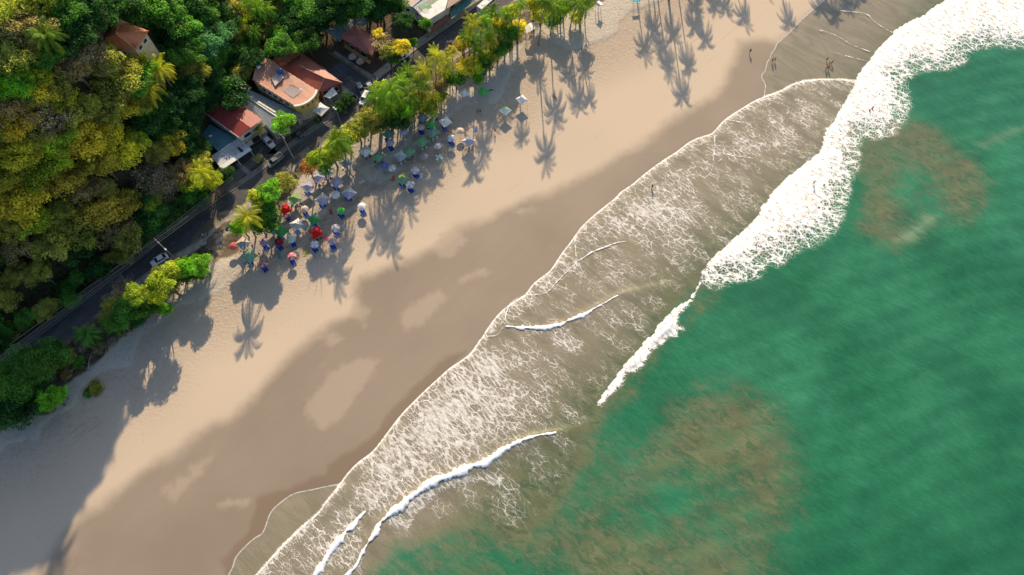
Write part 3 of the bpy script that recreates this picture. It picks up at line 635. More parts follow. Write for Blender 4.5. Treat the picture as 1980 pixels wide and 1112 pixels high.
for k in range(7): 
    q = Vector((*bw[2], 0)).lerp(Vector((*bw[3], 0)), k/6); rl.tube([(q.x, q.y, 3.2), (q.x, q.y, 4.1)], .035, 5)
rl.tube([(*bw[2], 4.1), (*bw[3], 4.1)], .05, 5); rl.build('railing', M_frame, h)
place_root(h, W)
h = house('low annex with teal-blue sheet roof against the white-walled red-roofed house', 'annex', 'annex'); zt = 3.3
C = [(390,261,zt-.3), (406,240,zt), (457,268,zt+.2), (424,295,zt-.2)]
W = shrink([tuple(P(*q)[:2]) for q in C], .5); wallbox(h, W, zt-.5, M_white); roof_mesh([C]).build('roof', teal, h)
gutter(h, (424,294,zt), (446,277,zt+.2), M_frame, .12); MB().box(P(407,263,zt+.15), (.8, .5, .3), .4).build('roof_vent', M_frame, h)
for t in (.3, .7): opening(h, W, 3, t, 1.6, 1.0, .9)
place_root(h, W)
h = house('carport annex with pale silvery sheet roof and white front edge beside the teal roof', 'carport', 'carport'); zt = 3.0
C = [(408,302,zt-.1), (446,277,zt+.25), (462,266,zt+.4), (487,289,zt+.3), (430,328,zt-.1)]
W = shrink([tuple(P(*q)[:2]) for q in C], .5)
roof_mesh([C]).build('roof', paler, h)
roof_mesh([[(424,322,zt+.02),(430,328,zt-.02),(487,289,zt+.38),(481,285,zt+.38)]], .05).build('roof_edge', M_frame, h)
for q in ((458,288),): roof_mesh([[(458,285,zt+.4),(462,284,zt+.4),(471,292,zt+.4),(467,295,zt+.38)]], .05).build('roof_hatch', M_dark, h)
for k in (3, 4):
    MB().tube([(*W[k], -.1), (*W[k], zt-.1)], .09, 6).build('post', M_frame, h)
q = (np.array(W[3])+np.array(W[4]))/2; MB().tube([(*q, -.1), (*q, zt)], .09, 6).build('post', M_frame, h)
m = MB(); m.prism([W[0], W[1], tuple(np.array(W[1])*.95+np.array(W[0])*.05+np.array([.15, -.15])), tuple(np.array(W[0])+np.array([.15, -.15]))], -.2, zt-.25); m.build('wall', M_white, h)
m = MB(); W2 = np.array(W); m.prism([W[0], W[4], tuple(W2[4]+[.15, .1]), tuple(W2[0]+[.15, .1])], -.2, zt-.3); m.build('wall', M_white, h)
place_root(h, W)
# B3 grey gabled hall
h = house('long grey gable-roofed hall with a translucent strip between the red and salmon roofs', 'hall', 'building'); zt = 4.6
A, B_, C_, D_ = (454,190,zt-.8), (476,170,zt-.8), (583,222,zt-.8), (529,258,zt-.8)
r1, r2 = (466,180,zt+.3), (555,240,zt+.3)
W = shrink([tuple(P(*q)[:2]) for q in (A, B_, C_, D_)], .6); wallbox(h, W, zt-1.1, M_conc2)
r = roof_mesh([[A, r1, r2, D_], [r1, B_, C_, r2]]).build('roof', blueg, h)
roof_mesh([[(497,197,zt+.28),(500,195,zt+.28),(534,216,zt+.28),(532,218,zt+.28)]], .04).build('skylight', paint((.8, .75, .55), .4, .3, 3), r)
gutter(r, (*r1[:2], r1[2]+.05), (*r2[:2], r2[2]+.05), blueg, .12, 'ridge_cap'); opening(h, W, 2, .3, 1.3, 3.2, 2.5, 'door', pane=M_dark); opening(h, W, 2, .7, 1.3, 3.2, 2.5, 'door', pane=M_dark)
place_root(h, W)
# B4 salmon roof with curved yellow front
h = house('two-storey building with salmon roof, curved yellow fascia and blue water tank', 'shop_building', 'building'); zt = 6.8
arc = [(612,174),(610,181),(605,188),(597,195),(588,200),(578,203),(569,204)]
C = [(488,154),(494,131),(514,112),(530,117),(543,130)]+arc
W = shrink(wpoly(C, zt), .35); wallbox(h, W, zt-.15, M_cream)
roof_mesh([[(*q, zt+(.35 if 1 <= k <= 4 else 0)) for k, q in enumerate(C)]], .16).build('roof', salmon, h)
def facade(pts, zt_, hgt, th, mat, name, par):
    Wp = wpoly(pts, zt_); c = np.mean(W, 0); out = [tuple(np.array(q)+(np.array(q)-c)/np.hypot(*(np.array(q)-c))*th) for q in Wp]
    m = MB(); n = len(Wp)
    vs = [(*q, zt_-hgt) for q in Wp]+[(*q, zt_-hgt) for q in out]+[(*q, zt_) for q in Wp]+[(*q, zt_) for q in out]
    fs = []
    for i in range(n-1): fs += [(i, i+1, n+i+1, n+i), (2*n+i, 3*n+i, 3*n+i+1, 2*n+i+1), (n+i, n+i+1, 3*n+i+1, 3*n+i), (i, 2*n+i, 2*n+i+1, i+1)]
    fs += [(0, n, 3*n, 2*n), (n-1, 3*n-1, 4*n-1, 2*n-1)]
    m.add(vs, fs); return m.build(name, mat, par), out
fc, out = facade(arc, zt+.45, 1.7, .35, paint((.70, .44, .02), .6, .15), 'fascia', h)
facade([(x-1.2, y-1.2) for x, y in arc], zt+.75, .4, .5, M_frame, 'parapet', h)
for k in range(5):
    a, c = Vector((*out[k], 0)), Vector((*out[k+1], 0)); e = (c-a).normalized(); n_ = Vector((e.y, -e.x, 0)); n_ = n_ if n_.dot(a-Vector((*np.mean(W, 0), 0))) > 0 else -n_
    q = (a+c)/2; MB().tube([(q.x, q.y, zt-.4), tuple(q+n_*.06+Vector((0, 0, zt-.4)))], .33, 10).build('emblem', paint((.16, .05, .22), .6, .1), fc)
for A_, nm in (([(525,151),(540,138),(549,150),(532,166)], 0), ([(547,174),(564,161),(587,174),(567,189)], 1)):
    z_ = zt+(.50 if nm == 0 else .12); s = roof_mesh([[(*q, z_) for q in A_]], .08).build('skylight', paint((.74, .66, .60), .5, .2), h)
    Wq = wpoly(A_, z_); m = MB()
    for k in range(1, 9):
        a = Vector((*Wq[0], 0)).lerp(Vector((*Wq[1], 0)), k/9); c = Vector((*Wq[3], 0)).lerp(Vector((*Wq[2], 0)), k/9); m.tube([(a.x, a.y, z_+.05), (c.x, c.y, z_+.05)], .05, 4)
    m.build('glazing_bars', paint((.40, .22, .16), .6, .1), s)
q = P(542, 141, zt+.3); tk = MB().lathe([(.75, 0), (.8, .1), (.8, 1.1), (.6, 1.35), (.3, 1.45)], 16, (q.x, q.y, zt+.3)).build('water_tank', paint((.03, .10, .32), .4, .1), h)
MB().lathe([(.25, 0), (.25, .1)], 10, (q.x, q.y, zt+1.74)).build('tank_lid', M_dark, tk)
MB().box(P(500,129,zt+.6), (1.1, .7, .5), .6).build('roof_unit', M_frame, h); MB().box(P(505,121,zt+.6), (.7, .5, .4), .6).build('roof_unit', M_frame, h)
nW = len(W)
for t in (.22, .36, .5, .64, .8): opening(h, W, nW-1, 1-t, 4.9, 1.3, 1.6)
for t in (.3, .6): opening(h, W, nW-1, 1-t, 1.3, 1.4, 2.2, 'door', pane=M_dark)
m = MB(); m.prism(shrink(wpoly([(571,204),(590,215),(612,196),(612,176)], 3.4), 0), 3.3, 3.5); m.build('canopy', paint((.62, .46, .10), .7, .2), h)
place_root(h, W)
# B5 maroon hip roof + crumpled orange part
h = house('single-storey restaurant with maroon hip roof and crumpled orange end by the side road', 'restaurant', 'building'); zt = 3.8
A, B_, C_, D_ = (543,130,zt), (583,101,zt), (662,160,zt-.3), (615,178,zt-.3); r1, r2 = (578,126,zt+1.3), (628,151,zt+1.3)
W = shrink([tuple(P(*q)[:2]) for q in (A, B_, C_, D_)], .8); wallbox(h, W, zt-.35, paint((.28, .06, .05), .8, .3))
roof_mesh([[A, B_, r1], [B_, C_, r2, r1], [C_, D_, r2], [D_, A, r1, r2]]).build('roof', maroon, h)
for a, c in ((r1, r2), (r2, C_), (r2, D_)): gutter(h, (*a[:2], a[2]+.06), (*c[:2], c[2]+.06), paint((.45, .25, .2), .6, .2), .09, 'ridge_cap')
m = MB(); rr = random.Random(3)
gx = [[(528+(571-528)*i/5+(543-528)*0*j/4+ (545-528)*j/4*(1-i/5)+(583-571)*j/4*(i/5), 113+(96-113)*i/5+(130-113)*j/4*(1-i/5)+(104-96)*j/4*(i/5), zt+.3+rr.uniform(-.25, .45)) for i in range(6)] for j in range(5)]
vs = [P(*gx[j][i]) for j in range(5) for i in range(6)]; m.add(vs, [(j*6+i, (j+1)*6+i, (j+1)*6+i+1, j*6+i+1) for j in range(4) for i in range(5)]); 
for j in range(4):
    pass
m.build('crumpled_roof', paint((.52, .17, .09), .7, .4, 1.2), h)
m = MB(); m.prism(shrink(wpoly([(530,114),(571,97),(582,104),(545,129)], zt), .5), -.2, zt-.1); m.build('wall', M_cream, h)
opening(h, W, 2, .3, 1.4, 2.2, 1.8); opening(h, W, 2, .7, 1.2, 1.8, 2.2, 'door', pane=M_dark); opening(h, W, 1, .3, 1.5, 1.6, 1.2); opening(h, W, 1, .7, 1.5, 1.6, 1.2)
place_root(h, W)
# B6 red hip + blue sheets
h = house('open-fronted cafe with red hip roof and blue sheet lean-to beyond the side road', 'cafe', 'cafe'); zt = 3.6
W = shrink(wpoly([(657,72),(690,48),(731,77),(719,106)], zt), .8); wallbox(h, W, zt-.3, M_wood)
Q_ = [(656,71,zt), (686,46,zt+.2), (732,76,zt), (719,108,zt-.1)]; pk = (697,70,zt+1.7)
roof_mesh([[Q_[0], Q_[1], pk], [Q_[1], Q_[2], pk], [Q_[2], Q_[3], pk], [Q_[3], Q_[0], pk]]).build('roof', red2, h)
roof_mesh([[(624,57,zt-.6),(645,46,zt-.5),(676,60,zt-.1),(657,80,zt-.4)], [(645,46,zt-.5),(700,31,zt),(715,42,zt),(701,50,zt),(687,45,zt-.05),(668,60,zt-.1)]]).build('lean_to_roof', bluesh, h)
roof_mesh([[(664,90,2.6),(668,86,2.7),(718,118,2.7),(714,124,2.6)]]).build('deck_roof', M_wood, h)
opening(h, W, 3, .3, 1.3, 2.4, 1.8); opening(h, W, 3, .7, 1.2, 2.0, 2.2, 'door', pane=M_dark)
for q in ((626,58), (657,79)): MB().tube([P(*q, 0), P(*q, zt-.5)], .08, 6).build('post', M_wood, h)
place_root(h, W)
# B7 building at the top edge
h = house('white-walled building with patchwork green and white roof cut off by the top edge', 'market_building', 'building'); zt = 5.0
W = shrink(wpoly([(752,4),(775,-35),(880,-50),(862,18),(826,40),(797,14)], zt), .3); wallbox(h, W, zt-.3, M_white)
roof_mesh([[(752,4,zt),(775,-35,zt),(812,-20,zt),(797,12,zt)]]).build('roof', rusty, h)
roof_mesh([[(797,12,zt),(812,-20,zt),(850,-8,zt-.3),(862,18,zt-.6),(828,40,zt-.6),(800,16,zt-.2)]]).build('patchwork_roof', paint((.42, .42, .40), .7, .3, 2), h)
gcol = [(.16, .34, .16), (.62, .62, .60), (.20, .38, .20), (.55, .56, .55), (.30, .26, .22), (.14, .30, .15)]
for i in range(4):
    for j in range(3):
        a0 = np.array([811+9*i, 13+8.5*j-5.5*i]); e1 = np.array([8.6, -5.0]); e2 = np.array([6.5, 7.5])
        a0 = np.array([809, 12])+e1*i+e2*j; zz = zt-.05-.12*i*.4-.14*j
        roof_mesh([[(*(a0), zz), (*(a0+e1*.97), zz), (*(a0+e1*.97+e2*.97), zz-.1), (*(a0+e2*.97), zz-.1)]], .05).build('roof_panel', paint(gcol[(i*2+j*3) % 6], .6, .25, 2), h)
gutter(h, (752,4,zt+.05), (797,13,zt+.05), M_frame, .12); gutter(h, (797,13,zt+.05), (822,-8,zt+.1), M_frame, .12)
roof_mesh([[(850,-8,zt-.3),(880,-45,zt),(940,-80,zt),(905,-10,zt-.6),(864,17,zt-.8)]]).build('corrugated_roof', rusty, h)
roof_mesh([[(868,20,3.2),(905,-8,3.3),(925,-25,3.3),(930,-10,2.8),(873,38,2.7)]]).build('green_awning', paint((.06, .17, .15), .5, .3), h)
roof_mesh([[(832,54,2.8),(864,28,2.9),(872,34,2.5),(836,62,2.4)]]).build('brown_awning', paint((.24, .09, .055), .7, .3), h)
Wn = len(W)
for t in (.25, .7): opening(h, W, 4, t, 3.5, 1.3, 1.1); opening(h, W, 5, t, 3.4, 1.2, 1.1)
opening(h, W, 3, .5, 1.3, 3, 2.4, 'door', pane=M_dark); opening(h, W, 4, .5, 1.2, 1.2, 2.1, 'door', pane=M_wood)
place_root(h, W)
# small open pavilion with white roof near the sand, and one at the top
def pavilion(pts, zt, label, c):
    h = thing('pavilion', label, 'pavilion'); W = wpoly(pts, zt); n = len(W)
    mx = [(*(np.array(pts[0])*.5+np.array(pts[1])*.5), zt+.5), (*(np.array(pts[2])*.5+np.array(pts[3])*.5), zt+.5)]
    q = [(*a, zt) for a in pts]
    roof_mesh([[q[0], mx[0], mx[1], q[3]], [mx[0], q[1], q[2], mx[1]]], .08).build('roof', c, h)
    for a in shrink(W, .4): MB().tube([(*a, -.2), (*a, zt)], .08, 6).build('post', M_frame, h)
    Wt = shrink(W, 1.4); MB().prism(Wt, .75, .82).build('counter', M_wood, h); place_root(h, W)
pavilion([(1014,51),(1029,42),(1042,51),(1018,65)], 2.7, 'small white gable-roofed pavilion among palms beside the upper sand', M_white)
pavilion([(1150,7),(1158,1),(1166,7),(1158,13)], 2.6, 'tiny white shelter on the sand at the top edge of the photo', M_white)
m = thing('lifeguard_shelter', 'small turquoise sheet shelter on sand cut off by the top edge', 'shelter')
roof_mesh([[(1222,-6,2.5),(1236,-8,2.5),(1238,2,2.3),(1224,3,2.3)]], .08).build('roof', paint((.05, .42, .50), .5, .2), m)
for q in ((1224,-4),(1235,-6),(1237,1),(1226,2)): MB().tube([P(*q, -.2), P(*q, 2.35)], .05, 5).build('post', M_frame, m)
place_root(m, wpoly([(1222,-6),(1236,-8),(1238,2),(1224,3)], 2.4))
# thatched parasols on the cafe deck
for (x, y), lb in (((681,107), 'left straw parasol beside the cafe with the red hip roof'), ((696,116), 'right straw parasol beside the cafe with the red hip roof')):
    q = P(x, y, 2.6); t = thing('straw_parasol', lb, 'parasol', (q.x, q.y, 0), group='straw parasols beside the cafe')
    MB().lathe([(1.25, 2.1), (1.2, 2.2), (.6, 2.7), (.08, 3.0)], 18).build('thatch', paint((.36, .31, .25), .95, .5, 5), t); MB().tube([(0, 0, 0), (0, 0, 2.8)], .06, 6).build('pole', M_wood, t)
# dark cistern shed behind the red house
s_ = thing('shed', 'small dark flat-roofed shed behind the red-roofed house', 'shed'); W = wpoly([(375,233),(390,222),(402,232),(388,246)], 2.4)
MB().prism(shrink(W, .2), -.2, 2.3).build('wall', M_dark, s_); roof_mesh([[(375,233,2.45),(390,222,2.45),(402,232,2.4),(388,246,2.35)]]).build('roof', paint((.05, .07, .08), .7, .3), s_); place_root(s_, W)
# ================================================================ utility poles and cables
M_pole = paint((.33, .31, .28), .9, .25); M_cable = paint((.25, .25, .24), .6, .05)
wire_px = [(-90,765), (302,465), (557,288)]
bases = [P(338, 499), None, None]
poles = []
tops = [P(-110, 775, 10.2), P(302, 465, 10.2), P(545, 262, 10.2)]
lbs = ['', 'grey utility pole with crossarm leaning over the road above the lone white car', 'grey utility pole at the road edge by the round bright green tree']
dirn = (tops[2]-tops[1]).normalized(); perp = Vector((dirn.y, -dirn.x, 0))
for i in (1, 2):
    t = tops[i]; r = thing('utility_pole', lbs[i], 'utility pole', (t.x, t.y, 0), group='utility poles along the road')
    MB().tube([(0, 0, -.3), (0, 0, 10.4)], [.19, .13], 8).build('pole', M_pole, r)
    MB().box((0, 0, 9.9), (.14, 2.0, .14), math.atan2(dirn.y, dirn.x)).build('crossarm', M_pole, r)
    for s in (-.9, 0, .9): q = perp*s; MB().lathe([(.06, 0), (.09, .08), (.05, .2)], 8, (q.x, q.y, 9.97 if s else 10.4)).build('insulator', M_frame, r)
    if i == 1: MB().box((perp.x*1.1, perp.y*1.1, 8.6), (.12, 2.2, .1), math.atan2(dirn.y, dirn.x)).build('lamp_arm', M_pole, r); MB().box((perp.x*2.3, perp.y*2.3, 8.6), (.35, .7, .14), math.atan2(dirn.y, dirn.x)).build('lamp_head', M_frame, r)
ends = [tops[0], tops[1], tops[2], P(700, 150, 9.5)]
m = MB()
for s in (-.9, -.25, .3, .9):
    pts = []
    for k in range(3):
        a, c = ends[k]+perp*s, ends[k+1]+perp*s
        for j in range(12): u_ = j/12; q = a.lerp(c, u_); q.z = 10.15-4*.6*u_*(1-u_)*1.2; pts.append(q)
    m.tube(pts, .03, 4)
tag(m.build('power_cable', M_cable), 'four pale power cables strung along the landward side of the main road', 'power cable')
q = P(660, 240); r = thing('street_lamp', 'street lamp with white heads at the kerb right of the square white tent', 'street lamp', (q.x, q.y, 0))
MB().tube([(0, 0, -.2), (0, 0, 6.2)], [.11, .07], 8).build('pole', M_pole, r); MB().tube([(0, 0, 6.1), (-1.4, 1.4, 6.4)], .05, 6).build('arm', M_pole, r)
for s in (0, 1): MB().box((-.1-s*.5, .1+s*.5, 6.35), (.5, .28, .12), .8*s).build('lamp_head', M_frame, r)
# guard rail on the hillside side of the road
W = smooth(PN([(x-4, y-5) for x, y in LAND[:8]]), 2); L = np.concatenate([[0], np.cumsum(np.hypot(*np.diff(W, axis=0).T))])
gr = thing('guard_rail', 'low steel guard rail between the main road and the dark forest slope', 'guard rail', (*W[0], 0))
m = MB(); rail = [(x, y, .65) for x, y in W]
for k in range(len(rail)-1):
    a, c = Vector(rail[k]), Vector(rail[k+1]); m.box((a+c)/2, ((c-a).length, .06, .3), math.atan2(c.y-a.y, c.x-a.x))
o = m.build('rail', paint((.36, .35, .33), .5, .3), gr); o.matrix_parent_inverse = Matrix.Translation((-W[0][0], -W[0][1], 0))
for s in np.arange(1, L[-1], 4.0):
    x, y = np.interp(s, L, W[:, 0]), np.interp(s, L, W[:, 1]); o = MB().box((x, y, .3), (.14, .16, .9)).build('post', M_pole, gr); o.matrix_parent_inverse = Matrix.Translation((-W[0][0], -W[0][1], 0))
# ================================================================ vehicles
M_tyre = paint((.02, .02, .02), .9, .1); M_rim = paint((.35, .35, .36), .4, .1, metal=.6)
M_head = paint((.75, .75, .7), .2, .05); M_tail = paint((.45, .02, .02), .3, .05)
def loft(m, secs, cap=True):
    """secs: list of (x, [(y,z)...]) closed rings"""
    n = len(secs[0][1]); vs = [(x, y, z) for x, r in secs for y, z in r]
    fs = [(i*n+k, i*n+(k+1) % n, (i+1)*n+(k+1) % n, (i+1)*n+k) for i in range(len(secs)-1) for k in range(n)]
    if cap: fs += [tuple(range(n))[::-1], tuple(range((len(secs)-1)*n, len(secs)*n))]
    m.add(vs, fs)
def ring(w_, z0, z1, tw): return [(-w_*.92, z0), (w_*.92, z0), (w_, z0+.18), (w_, (z0+z1)*.55), (w_*tw, z1), (-w_*tw, z1), (-w_, (z0+z1)*.55), (-w_, z0+.18)]
def carpaint(c):
    b = NB('car_paint'); b.fin((*c,), .25, None, .5); b.b.inputs['Coat Weight'].default_value = .6; return b.m
def car(label, a, c, color, kind='sedan', L=4.4, z=.024, cat='car'):
    """a: rear pixel, c: front pixel"""
    pa, pc = P(*a, .7), P(*c, .7); mid = (pa+pc)/2; rz = math.atan2(pc.y-pa.y, pc.x-pa.x)
    r = thing('parked_car' if kind != 'pickup' else 'pickup_truck', label, cat, (mid.x, mid.y, z), rz, 'vehicles on and beside the road'); s = L/4.4; cp = carpaint(color)
    hw = .88; m = MB()
    bt = .95 if kind == 'sedan' else 1.05
    loft(m, [(x*s, ring(hw*w_, .28+dz, zz, tw)) for x, w_, dz, zz, tw in ((-2.2, .80, .1, bt-.18, .93), (-2.05, .95, 0, bt-.04, .9), (-1.2, 1, 0, bt, .9), (.9, 1, 0, bt-.02, .9), (1.7, .97, 0, bt-.14, .88), (2.08, .88, .05, bt-.24, .85), (2.2, .74, .12, bt-.38, .85))])
    m.build('body', cp, r, True)
    x0, x1, x2, x3 = {'sedan': (-1.75, -1.05, .25, 1.05), 'suv': (-2.1, -1.9, .35, 1.05), 'pickup': (-.35, -.15, .75, 1.35), 'van': (-2.15, -2.1, 1.5, 2.0)}[kind]
    rt = {'sedan': 1.42, 'suv': 1.68, 'pickup': 1.62, 'van': 2.1}[kind]
    q = lambda w_, z_: [(-w_, z_), (w_, z_)]
    g = MB(); B = bt-.06
    vs = [(x0*s, -.80, B), (x0*s, .80, B), (x3*s, .80, B), (x3*s, -.80, B), (x1*s, -.62, rt), (x1*s, .62, rt), (x2*s, .62, rt), (x2*s, -.62, rt)]
    g.add(vs, [(0, 1, 5, 4), (2, 3, 7, 6), (1, 2, 6, 5), (3, 0, 4, 7), (4, 5, 6, 7)]); g.build('windows', M_glass, r)
    rf = MB(); rf.box(((x1+x2)/2*s, 0, rt+.01), ((x2-x1)*s+.12, 1.3, .06)); 
    for sx in (-1, 1):
        for xa, xb in ((x0, x1), (x3, x2), ((x1+x2)/2, (x1+x2)/2)): rf.tube([(xa*s, sx*.82, B), (xb*s, sx*.64, rt)], .045, 4)
    rf.build('roof', cp, r)
    for sx in (-1, 1):
        for xx in (-1.35, 1.35):
            wv = MB().tube([(xx*s, sx*.74, .32), (xx*s, sx*.93, .32)], .33, 14).build('wheel', M_tyre, r); MB().tube([(xx*s, sx*.92, .32), (xx*s, sx*.95, .32)], .2, 10).build('rim', M_rim, wv)
        MB().box((2.12*s, sx*.55, .68), (.12, .34, .14)).build('headlight', M_head, r); MB().box((-2.16*s, sx*.62, .74), (.1, .22, .16)).build('tail_light', M_tail, r)
        MB().box((x3*s-.25, sx*.98, 1.0), (.14, .2, .12)).build('mirror', cp, r)
    MB().box((1.62*s, 0, bt-.095), (.9*s, 1.3, .03)).build('bonnet', cp, r)
    if kind == 'pickup':
        bd = MB(); bd.box((-1.3*s, 0, bt+.0), (1.5*s, 1.4, .04)); bd.build('load_bed', M_dark, r)
        k = MB(); 
        for sx in (-1, 1): k.tube([(-2.0*s, sx*.7, bt), (-2.0*s, sx*.7, 1.7), (-.5*s, sx*.7, 1.7)], .04, 4)
        for xx in (-2.0, -1.5, -1.0, -.5): k.tube([(xx*s, -.7, 1.7), (xx*s, .7, 1.7)], .035, 4)
        k.build('roof_rack', M_frame, r)
    return r
white = (.78, .78, .78)
car('white sport utility vehicle turning at the junction beside the palms', (711,180), (699,201), white, 'suv', 4.7)
car('grey-green hatchback waiting just above the white utility vehicle at the junction', (694,165), (702,180), (.12, .15, .15), 'suv', 4.0)
car('silver hatchback parked at the junction nearest the big palms', (712,162), (721,174), (.45, .47, .48), 'sedan', 4.1)
car('white sedan parked in the yard in front of the red-roofed house', (512,266), (527,282), white, 'sedan', 4.6, .06)
car('grey pickup with roof rack driving on the main road', (541,304), (524,317), (.16, .17, .16), 'pickup', 5.0)
car('lone white car on the lower road below the utility pole', (318,496), (298,508), white, 'sedan', 4.5)
car('white car parked beneath bushes right of the red hip roof', (771,113), (786,105), white, 'sedan', 4.2, .05)
car('dark car standing in the shaded yard right of the round bright green tree', (568,252), (583,262), (.02, .02, .025), 'suv', 4.2, .06)
# delivery bus
pa, pc = P(926, 22, 1.5), P(955, -4, 1.5); md = (pa+pc)/2
r = thing('minibus', 'long white minibus parked at the kerb at the top edge', 'minibus', (md.x, md.y, .024), math.atan2(pc.y-pa.y, pc.x-pa.x)); m = MB()
loft(m, [(x, ring(1.05*w_, .35, z_, .9)) for x, w_, z_ in ((-3.3, .92, 2.5), (-3.2, 1, 2.7), (2.7, 1, 2.7), (3.2, .96, 2.3), (3.35, .9, 1.4))]); m.build('body', M_white, r)
for sx in (-1, 1):
    MB().box((-.2, sx*1.0, 1.95), (5.6, .12, .6)).build('window', M_glass, r)
    for xx in (-2.1, 2.2): MB().tube([(xx, sx*.85, .42), (xx, sx*1.08, .42)], .42, 14).build('wheel', M_tyre, r)
MB().box((-1.3, 0, 2.74), (1.2, .9, .1)).build('roof_hatch', M_frame, r); MB().box((1.2, 0, 2.75), (.8, .8, .12)).build('roof_hatch', M_frame, r)
def motorbike(label, x, y, rz, c):
    q = P(x, y, .6); r = thing('motorcycle', label, 'motorcycle', (q.x, q.y, .024), rz)
    for xx in (-.62, .62): MB().tube([(xx, -.06, .3), (xx, .06, .3)], .3, 14).build('wheel', M_tyre, r)
    m = MB(); loft(m, [(-.8, [(-.08, .7), (.08, .7), (.08, .82), (-.08, .82)]), (-.3, [(-.15, .45), (.15, .45), (.14, .85), (-.14, .85)]), (.35, [(-.14, .4), (.14, .4), (.14, .98), (-.14, .98)]), (.6, [(-.06, .6), (.06, .6), (.06, 1.0), (-.06, 1.0)])]); m.build('body', carpaint(c), r)
    MB().box((-.3, 0, .88), (.7, .24, .08)).build('seat', M_dark, r); MB().tube([(.5, -.36, 1.05), (.52, 0, 1.0), (.5, .36, 1.05)], .02, 5).build('handlebar', M_rim, r)
    MB().tube([(.62, 0, .3), (.5, 0, 1.0)], .04, 5).build('fork', M_rim, r); return r
motorbike('motorcycle ridden by a person in white along the sunlit road edge', 396, 455, .75, (.3, .3, .3)); motorbike('red motorcycle beside two people on the upper road', 868, 84, .7, (.4, .05, .03))
# ================================================================ people
M_skin = paint((.36, .19, .12), .7, .1, 5); M_hair = paint((.02, .014, .01), .7, .1)
def body_mesh(pose):
    """one continuous skinned figure, 1.7 m; pose: stand, walk, bend, sit"""
    J = {'pel': (0, 0, .92), 'sp': (0, .02, 1.15), 'ch': (0, 0, 1.36), 'nk': (0, 0, 1.48), 'hb': (.01, 0, 1.56), 'ht': (.02, 0, 1.66)}
    st_ = {'stand': .05, 'walk': .26, 'bend': .08, 'sit': 0}[pose]
    for s, k in ((1, 'l'), (-1, 'r')):
        f_ = st_*s
        J.update({'hip'+k: (0, .10*s, .88), 'kn'+k: (f_*.6+.04, .11*s, .48), 'an'+k: (f_, .12*s, .08), 'to'+k: (f_+.17, .13*s, .03),
                  'sh'+k: (0, .19*s, 1.40), 'el'+k: (-f_*.5, .25*s, 1.13), 'wr'+k: (-f_*.8+.08, .26*s, .90), 'hd'+k: (-f_*.9+.11, .26*s, .82)})
        for j in range(4): J['f%d%s' % (j, k)] = (-f_*.9+.12+.015*j, (.235+.016*j)*s, .735+.008*abs(j-1.5))
        J['th'+k] = (-f_*.9+.15, .225*s, .80)
    if pose == 'bend':
        for k in list(J):
            if k[:2] not in ('hi', 'kn', 'an', 'to', 'pe'): x, y, z = J[k]; d = z-.92; J[k] = (x*.6+d*.72, y, .92+d*.66-x*.5)
    if pose == 'sit':
        for k in list(J):
            x, y, z = J[k]
            if k[:3] == 'hip' or k[:2] not in ('kn', 'an', 'to'): J[k] = (x, y, z-.47)
            elif k[:2] == 'kn': J[k] = (.44, y*1.3, .48)
            elif k[:2] == 'an': J[k] = (.55, y*1.3, .08)
            else: J[k] = (.72, y*1.3, .04)
    R = {'pel': .125, 'sp': .115, 'ch': .135, 'nk': .055, 'hb': .085, 'ht': .07}
    names = list(J); E_ = [('pel', 'sp'), ('sp', 'ch'), ('ch', 'nk'), ('nk', 'hb'), ('hb', 'ht')]
    for k in 'lr':
        E_ += [('pel', 'hip'+k), ('hip'+k, 'kn'+k), ('kn'+k, 'an'+k), ('an'+k, 'to'+k), ('ch', 'sh'+k), ('sh'+k, 'el'+k), ('el'+k, 'wr'+k), ('wr'+k, 'hd'+k), ('hd'+k, 'th'+k)]+[('hd'+k, 'f%d%s' % (j, k)) for j in range(4)]
        R.update({'hip'+k: .095, 'kn'+k: .06, 'an'+k: .04, 'to'+k: .03, 'sh'+k: .06, 'el'+k: .042, 'wr'+k: .028, 'hd'+k: .03, 'th'+k: .011}); R.update({'f%d%s' % (j, k): .009 for j in range(4)})
    me = bpy.data.meshes.new('person_body'); me.from_pydata([J[n] for n in names], [(names.index(a), names.index(c)) for a, c in E_], [])
    o = bpy.data.objects.new('tmp', me); COL.objects.link(o); md_ = o.modifiers.new('s', 'SKIN')
    for i, n in enumerate(names): me.skin_vertices[0].data[i].radius = (R[n], R[n])
    me.skin_vertices[0].data[0].use_root = True
    o.modifiers.new('u', 'SUBSURF').levels = 1
    dg = bpy.context.evaluated_depsgraph_get(); new = bpy.data.meshes.new_from_object(o.evaluated_get(dg)); bpy.data.objects.remove(o)
    new.polygons.foreach_set('use_smooth', [True]*len(new.polygons)); new.materials.clear(); new.materials.append(M_skin); new.name = 'person_body'; return new, J
BODY = {}
